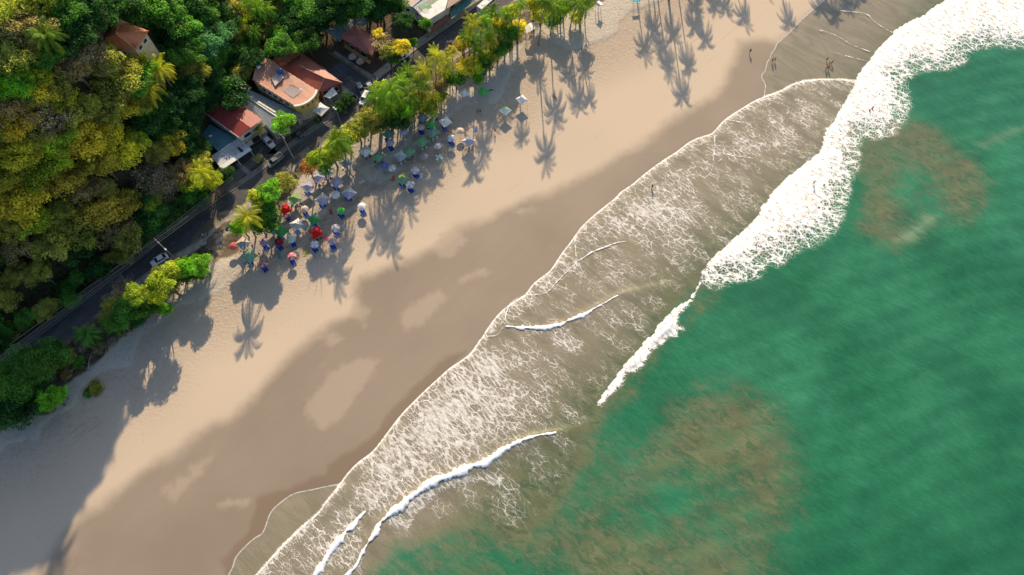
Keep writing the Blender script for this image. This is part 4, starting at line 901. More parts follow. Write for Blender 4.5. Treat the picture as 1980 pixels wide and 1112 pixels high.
def person(label, x, y, rz, pose='stand', top=(.5, .5, .5), bottom=(.05, .07, .2), z=0.02, hat=None, loc=None):
    if pose not in BODY: BODY[pose] = body_mesh(pose)
    me, J = BODY[pose]; q = P(x, y, 1.4) if loc is None else Vector(loc)
    r = tag(link('person', me), label, 'person'); r.location = (q.x, q.y, z); r.rotation_euler = (0, 0, rz)
    def vv(k): return Vector(J[k])
    if top is not None:
        m = MB(); m.tube([vv('pel')+Vector((0, 0, .02)), vv('sp'), vv('ch'), vv('ch').lerp(vv('nk'), .7)], [.155, .15, .175, .09], 12); 
        for k in 'lr': m.tube([vv('ch').lerp(vv('sh'+k), .3), vv('sh'+k), vv('sh'+k).lerp(vv('el'+k), .6)], [.10, .085, .065], 8)
        m.build('shirt', paint(top, .9, .1), r, True)
    m = MB(); m.tube([vv('sp').lerp(vv('pel'), .6), vv('pel')+Vector((0, 0, -.04))], [.15, .165], 12)
    for k in 'lr': m.tube([vv('hip'+k)+Vector((0, 0, .03)), vv('hip'+k).lerp(vv('kn'+k), .75)], [.12, .095], 10)
    m.build('shorts', paint(bottom, .9, .1), r, True)
    c = vv('hb').lerp(vv('ht'), .5)
    m = MB(); m.lathe([(.05, -.03), (.098, .0), (.1, .05), (.075, .1), (.03, .125)], 12, (c.x-.02, c.y, c.z)); m.build('hair', M_hair if hat is None else paint(hat, .9, .1), r, True)
    m = MB(); 
    for s in (-1, 1): m.lathe([(.008, -.006), (.01, 0), (.008, .006)], 6, (c.x+.082, .032*s, c.z-.02))
    m.build('eyes', M_hair, r); MB().add([(c.x+.08, -.014, c.z-.06), (c.x+.08, .014, c.z-.06), (c.x+.115, 0, c.z-.055), (c.x+.08, 0, c.z-.015)], [(0, 1, 2), (0, 2, 3), (1, 3, 2)]).build('nose', M_skin, r)
    return r
person('lone walker in dark clothes on the wet sand left of the thin swash line', 1452, 96, -2.2, 'walk', (.03, .03, .04), (.06, .08, .12))
person('left one of two bathers wading in the thin swash', 1495, 114, -1.2, 'walk', None, (.35, .08, .06)); person('right one of two bathers wading in the thin swash', 1500, 112, -1.0, 'walk', None, (.05, .08, .25))
person('topmost bather of the group near the big surf', 1601, 112, -.6, 'stand', (.05, .1, .07), (.03, .03, .05)); person('pale bather bending beside the topmost of the surf group', 1606, 119, .3, 'bend', (.6, .35, .3), (.5, .2, .2))
person('dark-haired bather at the right of the surf group', 1611, 118, 2.6, 'stand', None, (.03, .03, .03)); person('lowest bather of the group near the big surf', 1600, 128, -2.4, 'bend', None, (.5, .25, .12))
person('middle wading bather between the pale one and the lowest one', 1604, 127, -1.9, 'walk', None, (.3, .1, .08))
person('solitary bather standing in the lacy foam at mid beach', 1262, 358, -1.2, 'walk', (.06, .03, .04), (.12, .02, .03))
person('surfer in black standing in the widest part of the white surf', 1574, 353, -.9, 'walk', (.02, .02, .03), (.02, .02, .03), z=.5)
person('left swimmer in the upper white surf', 1683, 212, .5, 'stand', None, (.03, .03, .1), z=-.1); person('right swimmer in the upper white surf', 1688, 208, .9, 'bend', None, (.2, .03, .03), z=.0)
person('left one of two people on the shaded sand above the cream umbrella', 923, 213, -.8, 'walk', (.04, .04, .06), (.03, .03, .05)); person('right one of two people on the shaded sand above the cream umbrella', 928, 212, -.8, 'walk', (.05, .05, .08), (.03, .03, .03))
q = P(396, 455, .6); person('rider in white shirt seated on the motorcycle at the sunlit road edge', 0, 0, .75, 'sit', (.7, .7, .68), (.05, .06, .1), z=.47, hat=(.6, .6, .6), loc=(q.x-.25, q.y-.2, 0))
person('person in white shirt on the upper road left of the red motorcycle', 865, 80, 2.2, 'walk', (.75, .75, .75), (.05, .05, .08)); person('person in pale shirt on the upper road right of the red motorcycle', 872, 79, 2.4, 'walk', (.7, .68, .7), (.1, .1, .15))
person('small dark figure on the open sand below the lone lilac canopy', 957, 250, -.5, 'walk', (.3, .05, .04), (.05, .05, .05))
#@@PART3
# ================================================================ beach canopies, parasols, loungers
def fabric(c):
    k = ('fab', tuple(c))
    if k in _pm: return _pm[k]
    b = NB('canvas'); n = b.noise(b.pos(obj=True), 2.5, 4, .6); v = b.n('ShaderNodeVectorMath', operation='SCALE'); v.inputs[0].default_value = c; b.set(v.inputs[3], b.ss(n, .3, .7, .82, 1.05))
    b.fin(v.outputs[0], .8, b.bump(n, .3, .05), .2)
    tr = b.n('ShaderNodeBsdfTranslucent'); b.set(tr.inputs[0], v.outputs[0]); mx = b.n('ShaderNodeMixShader'); mx.inputs[0].default_value = .25
    b.t.links.new(b.b.outputs[0], mx.inputs[1]); b.t.links.new(tr.outputs[0], mx.inputs[2]); b.t.links.new(mx.outputs[0], b.out.inputs[0]); _pm[k] = b.m; return b.m
FC = {'white': (.84, .84, .85), 'lilac': (.46, .46, .62), 'green': (.055, .33, .10), 'sage': (.20, .40, .22), 'pale green': (.22, .42, .30), 'grey-blue': (.24, .34, .40), 'grey': (.42, .47, .47),
      'teal': (.10, .24, .24), 'red': (.62, .018, .02), 'dark red': (.30, .02, .03), 'lime': (.10, .50, .12), 'cream': (.68, .56, .46), 'pinkish': (.62, .48, .50), 'mauve': (.40, .30, .42),
      'coral': (.66, .14, .13), 'striped red': (.50, .09, .11), 'blue': (.14, .19, .52), 'mint': (.52, .66, .58), 'brown': (.33, .17, .11), 'taupe': (.38, .34, .36), 'yellow-green': (.30, .45, .16)}
M_pole2 = paint((.5, .5, .48), .5, .1); M_blue = fabric((.012, .06, .36)); M_crate = paint((.25, .18, .12), .9, .3)
def sagging_square(hw, z0, zp, two=None):
    """square tent roof: four sagging faces, small valance"""
    m = MB(); K = 8; cs = [(-hw, -hw), (hw, -hw), (hw, hw), (-hw, hw)]
    for i in range(4):
        m.m = 0 if (two is None or i in (0, 3)) else 1
        a = Vector((*cs[i], z0)); c = Vector((*cs[(i+1) % 4], z0)); pk = Vector((0, 0, zp))
        vs = []; fs = []
        for j in range(K+1):
            for k in range(K+1):
                u = j/K; v = k/K; q = a.lerp(c, v).lerp(pk, u); e = q.copy(); inw = 4*v*(1-v)*(1-u)
                q.z -= .16*math.sin(math.pi*u)*1.0+.03*inw; q.x *= 1-.05*inw; q.y *= 1-.05*inw; vs.append(q)
        for j in range(K):
            for k in range(K): n = K+1; fs.append((j*n+k, j*n+k+1, (j+1)*n+k+1, (j+1)*n+k))
        m.add(vs, fs)
        vs = []
        for k in range(K+1):
            v = k/K; q = a.lerp(c, v); q.x *= 1-.05*4*v*(1-v); q.y *= 1-.05*4*v*(1-v); q.z -= .03*4*v*(1-v); vs += [q, q-Vector((0, 0, .2+.04*(k % 2)))]
        m.add(vs, [(2*k, 2*k+1, 2*k+3, 2*k+2) for k in range(K)])
    m.m = 0
    return m
def lounger_mesh():
    f = MB()
    for sy in (-.3, .3): f.tube([(-.9, sy, .22), (.9, sy, .22)], .03, 5)
    for sx in (-.75, .7): f.tube([(sx, -.3, 0), (sx, -.3, .22)], .03, 5); f.tube([(sx, .3, 0), (sx, .3, .22)], .03, 5)
    f.tube([(-.9, -.3, .22), (-.9, .3, .22)], .03, 5); f.tube([(.9, -.3, .22), (.9, .3, .22)], .03, 5)
    s = MB(); s.box((.25, 0, .26), (1.3, .56, .05)); s.box((-.62, 0, .42), (.72, .56, .05), 0, None)
    s2 = MB(); s2.add([(-.4, -.28, .27), (-.4, .28, .27), (-.98, .28, .72), (-.98, -.28, .72), (-.42, -.28, .22), (-.42, .28, .22), (-1.0, .28, .67), (-1.0, -.28, .67)], [(0, 1, 2, 3), (7, 6, 5, 4), (0, 3, 7, 4), (1, 5, 6, 2), (3, 2, 6, 7), (0, 4, 5, 1)])
    a = MB(); a.box((.25, 0, .26), (1.3, .56, .05))
    for g_ in (f, a, s2): g_.v = [(x*.86, y*1.08, z) for x, y, z in g_.v]
    return f.mesh('lounger_frame', M_frame), a.mesh('lounger_seat', M_blue), s2.mesh('lounger_back', M_blue)
LM = lounger_mesh()
def lounger(x, y, rz, label, group):
    r = thing('beach_lounger', label, 'lounger', (x, y, 0), rz, group); link('frame', LM[0], r); link('seat', LM[1], r); link('backrest', LM[2], r); return r
CH = []
def chair_mesh():
    c = MB()
    for sx in (-.2, .2):
        for sy in (-.2, .2): c.tube([(sx, sy, 0), (sx, sy, .42)], .02, 4)
    s = MB().box((0, 0, .44), (.46, .46, .04)); k = MB().box((-.22, 0, .68), (.04, .44, .42))
    return c, s, k
c_, s_, k_ = chair_mesh(); CM = {}
for nm, cc in (('blue', (.012, .05, .30)), ('white', (.7, .7, .7)), ('dark', (.04, .04, .05))): mt = paint(cc, .5, .1); CM[nm] = (c_.mesh('legs', mt), s_.mesh('chair_seat', mt), k_.mesh('chair_back', mt))
TBM = (MB().lathe([(.42, .70), (.44, .73), (.42, .75)], 14).mesh('table_top', M_white), MB().tube([(0, 0, 0), (0, 0, .7)], .04, 6).mesh('table_leg', M_pole2))
def chair(x, y, rz, colr, label, group):
    r = thing('beach_chair', label, 'chair', (x, y, 0), rz, group); a, b2, c2 = CM[colr]; link('legs', a, r); link('seat', b2, r); link('backrest', c2, r)
RT = {}
def canopy(x, y, c, short, hw=1.35, rz=.785, h=2.15, back=None, fill='lounger', logos=False):
    q = P(x, y, h+.45); r = thing('square_canopy', short, 'canopy', (q.x, q.y, 0), rz, 'square canopies on the beach')
    cols = [fabric(FC[c])]+([fabric(FC[back])] if back else [])
    key = (c, back, round(hw, 2), round(h, 2))
    if key not in RT: RT[key] = sagging_square(hw, h, h+.85, back).mesh('roof', cols, True)
    rf = link('roof', RT[key], r)
    if logos:
        for ax, ay in ((.55, 0), (-.55, 0), (0, .55), (0, -.55)): MB().lathe([(.14, 0), (.14, .015)], 8, (ax, ay, h+.36)).build('emblem', paint((.1, .25, .16), .8, .1), rf)
    for sx in (-1, 1):
        for sy in (-1, 1): MB().tube([(sx*(hw-.08), sy*(hw-.08), -.3), (sx*(hw-.08), sy*(hw-.08), h)], .03, 5).build('pole', M_pole2, r)
    fr = MB(); e = hw-.08
    for a, d in (((-e, -e), (e, -e)), ((e, -e), (e, e)), ((e, e), (-e, e)), ((-e, e), (-e, -e))): fr.tube([(*a, h-.05), (*d, h-.05)], .025, 4)
    fr.build('frame', M_pole2, r)
    g = 'loungers under the canopies and parasols'
    if fill == 'lounger':
        an = math.radians(-48)+random.uniform(-.12, .12)
        for k in (0, 1):
            ox = (-.34 if k == 0 else .34)*math.sin(-an)-.25; oy = (-.34 if k == 0 else .34)*math.cos(an)-.95
            lounger(q.x+ox, q.y+oy, an, ('left' if k == 0 else 'right')+' blue lounger under the '+short, g)
    elif fill:
        n = random.choice((3, 4)); nm = ['leftmost', 'front', 'right', 'rear']
        t = thing('beach_table', 'round white table under the '+short, 'table', (q.x, q.y-.3, 0), 0, 'round tables under canopies'); link('table_top', TBM[0], t); link('table_leg', TBM[1], t)
        for k, an in enumerate((3.3, 4.7, 5.9, 1.6)[:n]):
            chair(q.x+.95*math.cos(an), q.y-.3+.95*math.sin(an), an+math.pi, fill, nm[k]+' '+fill+' chair under the '+short, 'chairs around tables under canopies')
    return r
def umbrella(x, y, c, short, rad=1.15, h=1.95, set_=True, alt=None, tilt=(0, 0)):
    q = P(x, y, h+.25); r = thing('beach_umbrella', short, 'umbrella', (q.x, q.y, 0), random.uniform(0, .7), 'round umbrellas on the beach')
    key = ('u', c, alt, round(rad, 2), round(h, 2))
    if key not in RT:
        m = MB(); n = 8
        for k in range(n):
            m.m = k % 2 if alt else 0
            a0, a1 = 2*math.pi*k/n, 2*math.pi*(k+1)/n
            rr_ = [(0, h+.48), (.35*rad, h+.40), (.7*rad, h+.22), (rad, h)]
            vs = []
            for ri, z_ in rr_:
                for j in range(5):
                    u = j/4; p0 = Vector((math.cos(a0), math.sin(a0), 0)).lerp(Vector((math.cos(a1), math.sin(a1), 0)), u)*ri; sag = 4*u*(1-u); vs.append((p0.x*(1-.03*sag), p0.y*(1-.03*sag), z_-.05*sag*ri/rad))
            m.add(vs, [(i*5+j, i*5+j+1, (i+1)*5+j+1, (i+1)*5+j) for i in range(3) for j in range(4)])
            vs2 = vs[15:20]; m.add(vs2+[(vx, vy, vz-.14) for vx, vy, vz in vs2], [(j, j+1, j+6, j+5) for j in range(4)])
        m.m = 0
        RT[key] = m.mesh('umbrella_canopy', [fabric(FC[c])]+([fabric(FC[alt])] if alt else []), True)
    o = link('umbrella_canopy', RT[key], r); o.rotation_euler = (tilt[0], tilt[1], 0)
    MB().tube([(0, 0, -.4), (0, 0, h+.6)], .03, 6).build('pole', M_frame, r)
    MB().lathe([(.06, 0), (.05, .07), (.01, .1)], 6, (0, 0, h+.46)).build('finial', M_frame, r)
    rb = MB()
    for k in range(8): a0 = 2*math.pi*k/8; rb.tube([(.03, 0, h+.44) if 0 else (math.cos(a0)*.04, math.sin(a0)*.04, h+.40), (math.cos(a0)*rad*.97, math.sin(a0)*rad*.97, h-.03)], .012, 3)
    rb.build('ribs', M_frame, r)
    if set_:
        g = 'loungers under the canopies and parasols'
        an = math.radians(-52)+random.uniform(-.2, .2)
        for k in (0, 1):
            ox = (-.33 if k == 0 else .33)*math.sin(-an); oy = (-.33 if k == 0 else .33)*math.cos(an)-.78
            lounger(q.x+ox, q.y+oy, an, ('left' if k == 0 else 'right')+' blue lounger of the '+short, g)
    return r
CANO = [
 (897,177,'white','lone white canopy left of the lone bright green one',1.2,'None',None),
 (934,175,'lime','lone bright green canopy in the upper sand',1.2,'None',None),
 (977,211,'white','white and green canopy lower of the two with separate shadows',1.25,'None','sage'),
 (1009,190,'white','white canopy upper of the two with separate shadows',1.25,'None',None),
 (819,208,'green','topmost green canopy against the palms',1.2,'dark','yellow-green'),
 (837,217,'sage','green canopy right of the topmost green one',1.2,'blue',None),
 (817.6,225,'grey-blue','grey-blue canopy between green canopies',1.25,'blue',None),
 (833,236,'lime','brightest green canopy in the upper cluster',1.25,'lounger','yellow-green'),
 (792,231,'sage','sage canopy at the left of the upper cluster',1.25,'dark',None),
 (861,233,'white','white canopy at the right of the upper cluster',1.35,'lounger',None),
 (837,252.5,'pale green','pale green canopy above the cream-white umbrellas',1.4,'white',None),
 (750,256,'teal','dark teal canopy at the edge of the trees',1.35,'lounger',None),
 (816,271.5,'sage','sage canopy amid the upper cluster',1.4,'white',None),
 (906,270.5,'lilac','rightmost lilac canopy beside the long palm shadow',1.35,'dark','white'),
 (706,290,'white','white canopy with printed green emblems',1.4,'dark',None),
 (730,301,'sage','green canopy right of the emblem canopy',1.35,'dark',None),
 (774.5,299.5,'grey','grey half of the joined canopy pair',1.35,'white','white'),
 (789,291.5,'sage','green half of the joined canopy pair',1.35,'dark',None),
 (667,312,'grey-blue','grey-blue canopy below the big bright palm',1.35,'white',None),
 (778,343.5,'sage','green and yellow canopy on the sunlit sand edge',1.4,'lounger','yellow-green'),
 (649.5,349,'lilac','upper right lilac canopy of the lilac group',1.4,'lounger',None),
 (674,371,'lilac','rightmost lilac canopy of the lilac group',1.45,'lounger','white'),
 (622.5,383.5,'lilac','lowest lilac canopy of the lilac group',1.45,'lounger','white'),
 (594,359,'lilac','leftmost lilac canopy of the lilac group',1.4,'lounger',None),
 (614.5,341,'lilac','lilac canopy tucked under the orange tree',1.4,'dark',None),
 (632,332,'lilac','topmost lilac canopy beside the orange tree',1.4,'dark',None),
 (568.5,382,'sage','green and yellow canopy above the left red one',1.4,'dark','yellow-green'),
 (550,403,'red','red canopy touching the roadside trees',1.35,'white',None),
 (606.5,421.5,'green','bright green canopy right of the left red one',1.4,'lounger','sage'),
 (610,448,'red','red canopy amid the open sand',1.4,'dark',None),
 (572.5,432.5,'grey','pale grey canopy between green canopies',1.4,'lounger','white'),
 (542.5,446,'green','green canopy beside the dark red umbrella',1.35,'lounger',None),
 (525,431,'dark red','dark red canopy half hidden under the trees',1.2,'lounger',None),
 (467.5,468,'grey-blue','grey-blue canopy with pale top near the drain hollow',1.4,'white','cream'),
 (481,494,'pale green','pale green canopy lowest on the left',1.45,'lounger',None),
 (704,258,'brown','small brown canopy under the trees',.95,'None',None)]
for x, y, c, s_, hw, fill, back in CANO:
    canopy(x, y, c, s_, hw, .785+random.uniform(-.16, .16), 2.15+random.uniform(-.1, .15), back, None if fill == 'None' else fill, 'emblem' in s_)
q = P(619.5, 209, 2.9); canopy(619.5, 209, 'white', 'square white tent by the yellow-fronted building', 1.7, .95, 2.5, None, 'dark')
m = thing('sail_awning', 'pointed white sail awning beside the maroon-roofed restaurant', 'awning'); K = 8; zz = 3.2
cs = [Vector(P(*a)) for a in ((625,187,3.0), (644,168,3.3), (652,181,2.9), (638,190,2.7))]; mb = MB()
vs = [cs[0].lerp(cs[1], i/K).lerp(cs[3].lerp(cs[2], i/K), j/K)-Vector((0, 0, .5*math.sin(math.pi*i/K)*math.sin(math.pi*j/K))) for j in range(K+1) for i in range(K+1)]
mb.add(vs, [(j*(K+1)+i, j*(K+1)+i+1, (j+1)*(K+1)+i+1, (j+1)*(K+1)+i) for i in range(K) for j in range(K)]); mb.build('sail', fabric(FC['white']), m, True)
for c in cs: MB().tube([(c.x, c.y, 0), tuple(c)], .05, 6).build('post', M_frame, m)
place_root(m, [(c.x, c.y) for c in cs])
UMB = [(814,244,'cream','peach umbrella below the grey-blue canopy',None,1),(889,252,'cream','cream umbrella on the pale sand above the lilac canopy',None,0),(873,265,'white','white umbrella left of the cream one',"lilac",1),
 (780,253.5,'lilac','small lilac umbrella near the sage canopy',None,0),(755.5,275.5,'lilac','lilac umbrella below the teal canopy',None,1),(847,281.5,'white','white umbrella below the pale green canopy','pinkish',0),
 (820.6,301.5,'taupe','grey-brown umbrella right of the joined canopies',None,0),(848.6,304.5,'white','white and green umbrella with its shadow alone below','sage',0),(744,319.6,'blue','plain blue umbrella without chairs',None,0),
 (759.3,323.7,'white','white umbrella right of the plain blue one','cream',0),(803.5,328,'pinkish','pink-white umbrella above the canopy on the sunlit edge','white',1),(793.3,356,'white','white umbrella lowest beside the sunlit edge','pinkish',1),
 (935,139.5,'teal','teal umbrella in the shade of the palms',None,0),(646.8,375,'white','plain white umbrella between lilac canopies',None,0),(589,403.5,'pinkish','pink-white umbrella right of the upper red canopy','cream',1),
 (658.4,405.5,'lime','bright green umbrella on its own',None,1),(700,398.5,'white','white umbrella furthest right of the lower cluster',None,1),(648.3,439,'pinkish','pink-white umbrella right of the lower red canopy','white',1),
 (606.5,471,'white','white and lilac umbrella below the lower red canopy','lilac',1),(641.5,466.5,'pinkish','pinkish umbrella at the lower right of the cluster','mauve',1),(564,460.5,'mint','mint-white umbrella below the pale grey canopy',None,1),
 (538.6,467.5,'dark red','dark red umbrella beside the mauve one',None,1),(511,467,'mauve','mauve umbrella at the left of the lower row',None,1),(563,495,'coral','coral umbrella in the lowest row',"pinkish",1),
 (509,509.5,'striped red','striped red umbrella lowest of all','pinkish',1),(450.6,475,'coral','coral-red umbrella by the drain hollow',None,0)]
for x, y, c, s_, alt, st_ in UMB: umbrella(x, y, c, s_, 1.15+random.uniform(-.05, .08), 1.95+random.uniform(-.1, .1), bool(st_), alt, (random.uniform(-.1, .1), random.uniform(-.1, .1)))
# people, boxes and coolers in the shade of the canopies
spots = [(722,318,'person in pale shirt between the emblem canopy and the plain blue umbrella'),(712,270,'person standing near the small brown canopy'),(800,262,'person in pink between the lilac and peach umbrellas'),(895,285,'person left of the rightmost lilac canopy'),
 (913,284,'person right of the rightmost lilac canopy'),(866,249,'person beside the white canopy of the upper cluster'),(575,396,'person by the upper green and yellow canopy'),(581,391,'person in grey behind the upper green and yellow canopy'),(553,418,'person in white by the red canopy at the trees'),
 (553,474,'person in yellow beside the mint-white umbrella'),(500,490,'person by the pale green lowest canopy'),(486,476,'person in pink shirt by the grey-blue canopy with pale top'),(679,385,'person in red beside the rightmost lilac canopy'),(796,305,'person under the edge of the joined canopies'),
 (691,331,'person sunning on the bright sand patch left of the blue umbrella'),(848,297,'person beneath the white and green umbrella')]
cl = [(.6, .5, .4), (.1, .1, .14), (.6, .25, .25), (.05, .05, .06), (.5, .5, .55), (.12, .2, .35), (.3, .1, .1), (.3, .3, .3), (.7, .7, .7), (.6, .42, .03), (.1, .1, .1), (.55, .12, .3), (.5, .04, .04), (.2, .2, .25), (.5, .3, .2), (.05, .08, .1)]
for k, (x, y, lb) in enumerate(spots): person(lb, x, y, random.uniform(0, 6), ('stand', 'walk', 'bend')[k % 3], cl[k], (.04, .05, .09))
for x, y, c, lb in ((559,424,(.01,.06,.35),'blue folded lounger stack between the red and grey canopies'),(441,438,(.02,.12,.2),'blue crate on the sand beside the roadside palm'),(446,434,(.6,.25,.02),'orange box beside the roadside palm'),(724,253,(.6,.6,.6),'pale cooler under the dark tree edge')):
    q = P(x, y, .3); r = thing('beach_box', lb, 'box', (q.x, q.y, 0), random.uniform(.3, 1.2)); MB().box((0, 0, .25), (1.0, .7, .5)).build('box_body', paint(c, .6, .15), r); MB().box((0, 0, .53), (1.05, .75, .06)).build('lid', paint(tuple(v*.8 for v in c), .6, .15), r)
for k, (x, y, c, lb) in enumerate([(690,345,(.6,.2,.1),'orange towel on the sand left of the plain blue umbrella'),(700,352,(.7,.65,.5),'cream towel beside the orange towel'),(735,352,(.1,.3,.5),'blue towel below the plain blue umbrella'),(630,460,(.6,.1,.2),'pink towel between the two lowest umbrellas at right'),(590,490,(.65,.6,.1),'yellow towel right of the coral umbrella'),
  (540,495,(.1,.35,.3),'green towel left of the coral umbrella'),(665,440,(.6,.6,.6),'white towel right of the pink-white umbrella'),(720,300,(.6,.3,.1),'orange towel right of the emblem canopy'),(870,290,(.6,.6,.55),'pale towel between the white umbrella and the lilac canopy'),(640,410,(.5,.1,.1),'red towel left of the bright green umbrella'),
  (920,250,(.1,.2,.5),'blue towel on the shaded sand above the rightmost lilac canopy'),(815,340,(.7,.7,.65),'white towel right of the canopy on the sunlit edge'),(595,440,(.2,.4,.5),'pale blue towel left of the lower red canopy'),(760,345,(.6,.15,.1),'red towel left of the canopy on the sunlit edge')]):
    q = P(x, y); m = MB(); n_ = 8
    vs = [(1.7*(i/n_-.5), .8*(j/3-.5), .03+.03*math.sin(i*1.7+j+k)) for j in range(4) for i in range(n_+1)]+[(1.7*(i/n_-.5), .8*(j/3-.5), .0) for j in range(4) for i in range(n_+1)]
    m.add(vs, [(j*(n_+1)+i, j*(n_+1)+i+1, (j+1)*(n_+1)+i+1, (j+1)*(n_+1)+i) for j in range(3) for i in range(n_)])
    o = tag(m.build('towel', fabric(c), None, True), lb, 'towel'); o.location = (q.x, q.y, .05); o.rotation_euler = (0, 0, random.uniform(0, 3))
# driftwood and debris
M_drift = paint((.42, .37, .31), .9, .3)
for k, (x, y, L_, a, lb) in enumerate(((148,714,3.2,.5,'bleached driftwood branch beneath the small palm at left'),(176,697,4.5,1.6,'grey fallen trunk below the small palm at left'),(950,176,1.6,.3,'dark log right of the bright green canopy'),(1072,187,2.6,2.2,'tangle of dark sticks in the palm shadow'),(900,152,5.5,.5,'long fallen palm trunk by the teal umbrella'),(215,600,3,.9,'pale broken branch by the roadside bushes'))):
    q = P(x, y); m = MB(); rr = random.Random(k)
    m.tube([(-L_/2, 0, .12), (0, .25, .2), (L_/2, 0, .1)], [.12, .1, .04], 6)
    for j in range(5): t0 = rr.uniform(-.4, .4)*L_; m.tube([(t0, .1, .15), (t0+rr.uniform(-.8, .8), rr.uniform(-1, 1), .45)], [.05, .015], 4)
    o = tag(m.build('driftwood', M_drift if k not in (2, 3) else M_dark), lb, 'driftwood'); o.location = (q.x, q.y, .1); o.rotation_euler = (0, 0, a)
# ================================================================ trees and palms
def leafmat(name, trans=.50, rough=.55, yel=(.9, 1.0, .45)):
    b = NB(name); oi = b.n('ShaderNodeObjectInfo').outputs['Color']
    p = b.pos(); n = b.noise(p, .45, 4, .6); n2 = b.noise(p, 2.4, 3, .6)
    rnd = b.attr('rnd')
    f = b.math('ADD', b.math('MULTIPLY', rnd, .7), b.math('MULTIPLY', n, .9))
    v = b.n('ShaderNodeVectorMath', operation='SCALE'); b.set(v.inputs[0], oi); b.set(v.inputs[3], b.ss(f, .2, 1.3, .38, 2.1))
    br = b.mix(b.ss(n2, .58, .75), v.outputs[0], b.mix(.45, v.outputs[0], (.14, .075, .03)))
    b.fin(br, rough, None, .25)
    tr = b.n('ShaderNodeBsdfTranslucent'); b.set(tr.inputs[0], b.mix(1.0, br, (1.25, 1.2, .45), 'MULTIPLY')); mx = b.n('ShaderNodeMixShader'); mx.inputs[0].default_value = trans
    b.t.links.new(b.b.outputs[0], mx.inputs[1]); b.t.links.new(tr.outputs[0], mx.inputs[2]); b.t.links.new(mx.outputs[0], b.out.inputs[0]); return b.m
M_leaf = leafmat('foliage'); M_frond = leafmat('palm_frond', .45, .4)
bb = NB('bark'); M_bark = bb.fin(bb.mix(bb.noise(bb.pos(obj=True), 3, 5, .7), (.09, .065, .045), (.24, .19, .15)), .95, bb.bump(bb.noise(bb.pos(obj=True), 6, 4, .7), .5, .05), .1)
bb = NB('dry_twigs'); M_twig = bb.fin(bb.mix(bb.noise(bb.pos(), 1.5, 5, .7), (.17, .12, .08), (.33, .26, .19)), .95, None, .1)
M_ptrunk = paint((.27, .22, .17), .95, .35, 3)
def np_mesh(name, V, F, mat, rnd=None):
    me = bpy.data.meshes.new(name); k = F.shape[1]
    me.vertices.add(len(V)); me.vertices.foreach_set('co', V.astype(np.float32).ravel()); me.loops.add(F.size); me.loops.foreach_set('vertex_index', F.astype(np.int32).ravel())
    me.polygons.add(len(F)); me.polygons.foreach_set('loop_start', np.arange(0, F.size, k, dtype=np.int32)); me.polygons.foreach_set('loop_total', np.full(len(F), k, dtype=np.int32))
    me.update(calc_edges=True)
    if rnd is not None: t = me.attributes.new('rnd', 'FLOAT', 'POINT'); t.data.foreach_set('value', rnd.astype(np.float32))
    me.materials.append(mat); return me
def unit(v): return v/np.maximum(np.linalg.norm(v, axis=1, keepdims=True), 1e-6)
def quads(C, N, size, r, asp=.7):
    """leaf sprays: bent quads at centres C facing N"""
    n = len(C); T = unit(np.cross(N, r.normal(size=(n, 3)))); B = np.cross(N, T); s = size[:, None] if hasattr(size, '__len__') else size
    a = C-T*s*.5; c = C+T*s*.5; d = C+B*s*asp*.5-N*s*.12; e = C-B*s*asp*.5-N*s*.12
    V = np.stack([a, e, c, d], 1).reshape(-1, 3); return V, np.arange(4*n).reshape(n, 4)
def crown(seed, nl, lob, leaves, size, flat=.75, fill=1.0, shape='dome'):
    """unit-radius crown made of lobes carrying many small leaf sprays; z from about 0 to 1.2"""
    r = np.random.default_rng(seed); C = []; N = []; R = []
    # lobe centres on a lumpy ellipsoid shell
    u = unit(r.normal(size=(nl, 3))); u[:, 2] = np.abs(u[:, 2])*1.0-.15
    rad = r.uniform(.45, .82, nl); cen = u*rad[:, None]; cen[:, 2] = cen[:, 2]*flat+.45
    cen[:, :2] += r.normal(0, .08, (nl, 2)); lr = lob*r.uniform(.55, 1.25, nl)
    Vs = []; Rn = []
    for i in range(nl):
        n = int(leaves*lr[i]**2/lob**2); d = unit(r.normal(size=(n, 3))); d[:, 2] = np.where(d[:, 2] < -.35, -d[:, 2], d[:, 2])
        rr_ = lr[i]*(1-.45*r.random(n)**2.2)
        c = cen[i]+d*rr_[:, None]*[1, 1, .8]; nn = unit(d+.75*r.normal(size=(n, 3)))
        V, F = quads(c, nn, size*r.uniform(.6, 1.4, n), r); Vs.append(V); Rn.append(np.repeat(np.clip(.5+.22*r.normal()+.18*r.normal(size=n), 0, 1), 4))
    # loose inner leaves so that gaps read as depth
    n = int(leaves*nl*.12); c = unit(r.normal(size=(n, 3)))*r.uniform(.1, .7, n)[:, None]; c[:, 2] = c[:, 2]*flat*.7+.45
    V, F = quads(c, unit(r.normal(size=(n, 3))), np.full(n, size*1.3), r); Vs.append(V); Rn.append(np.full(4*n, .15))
    V = np.vstack(Vs); return V, np.arange(len(V)).reshape(-1, 4), np.concatenate(Rn)
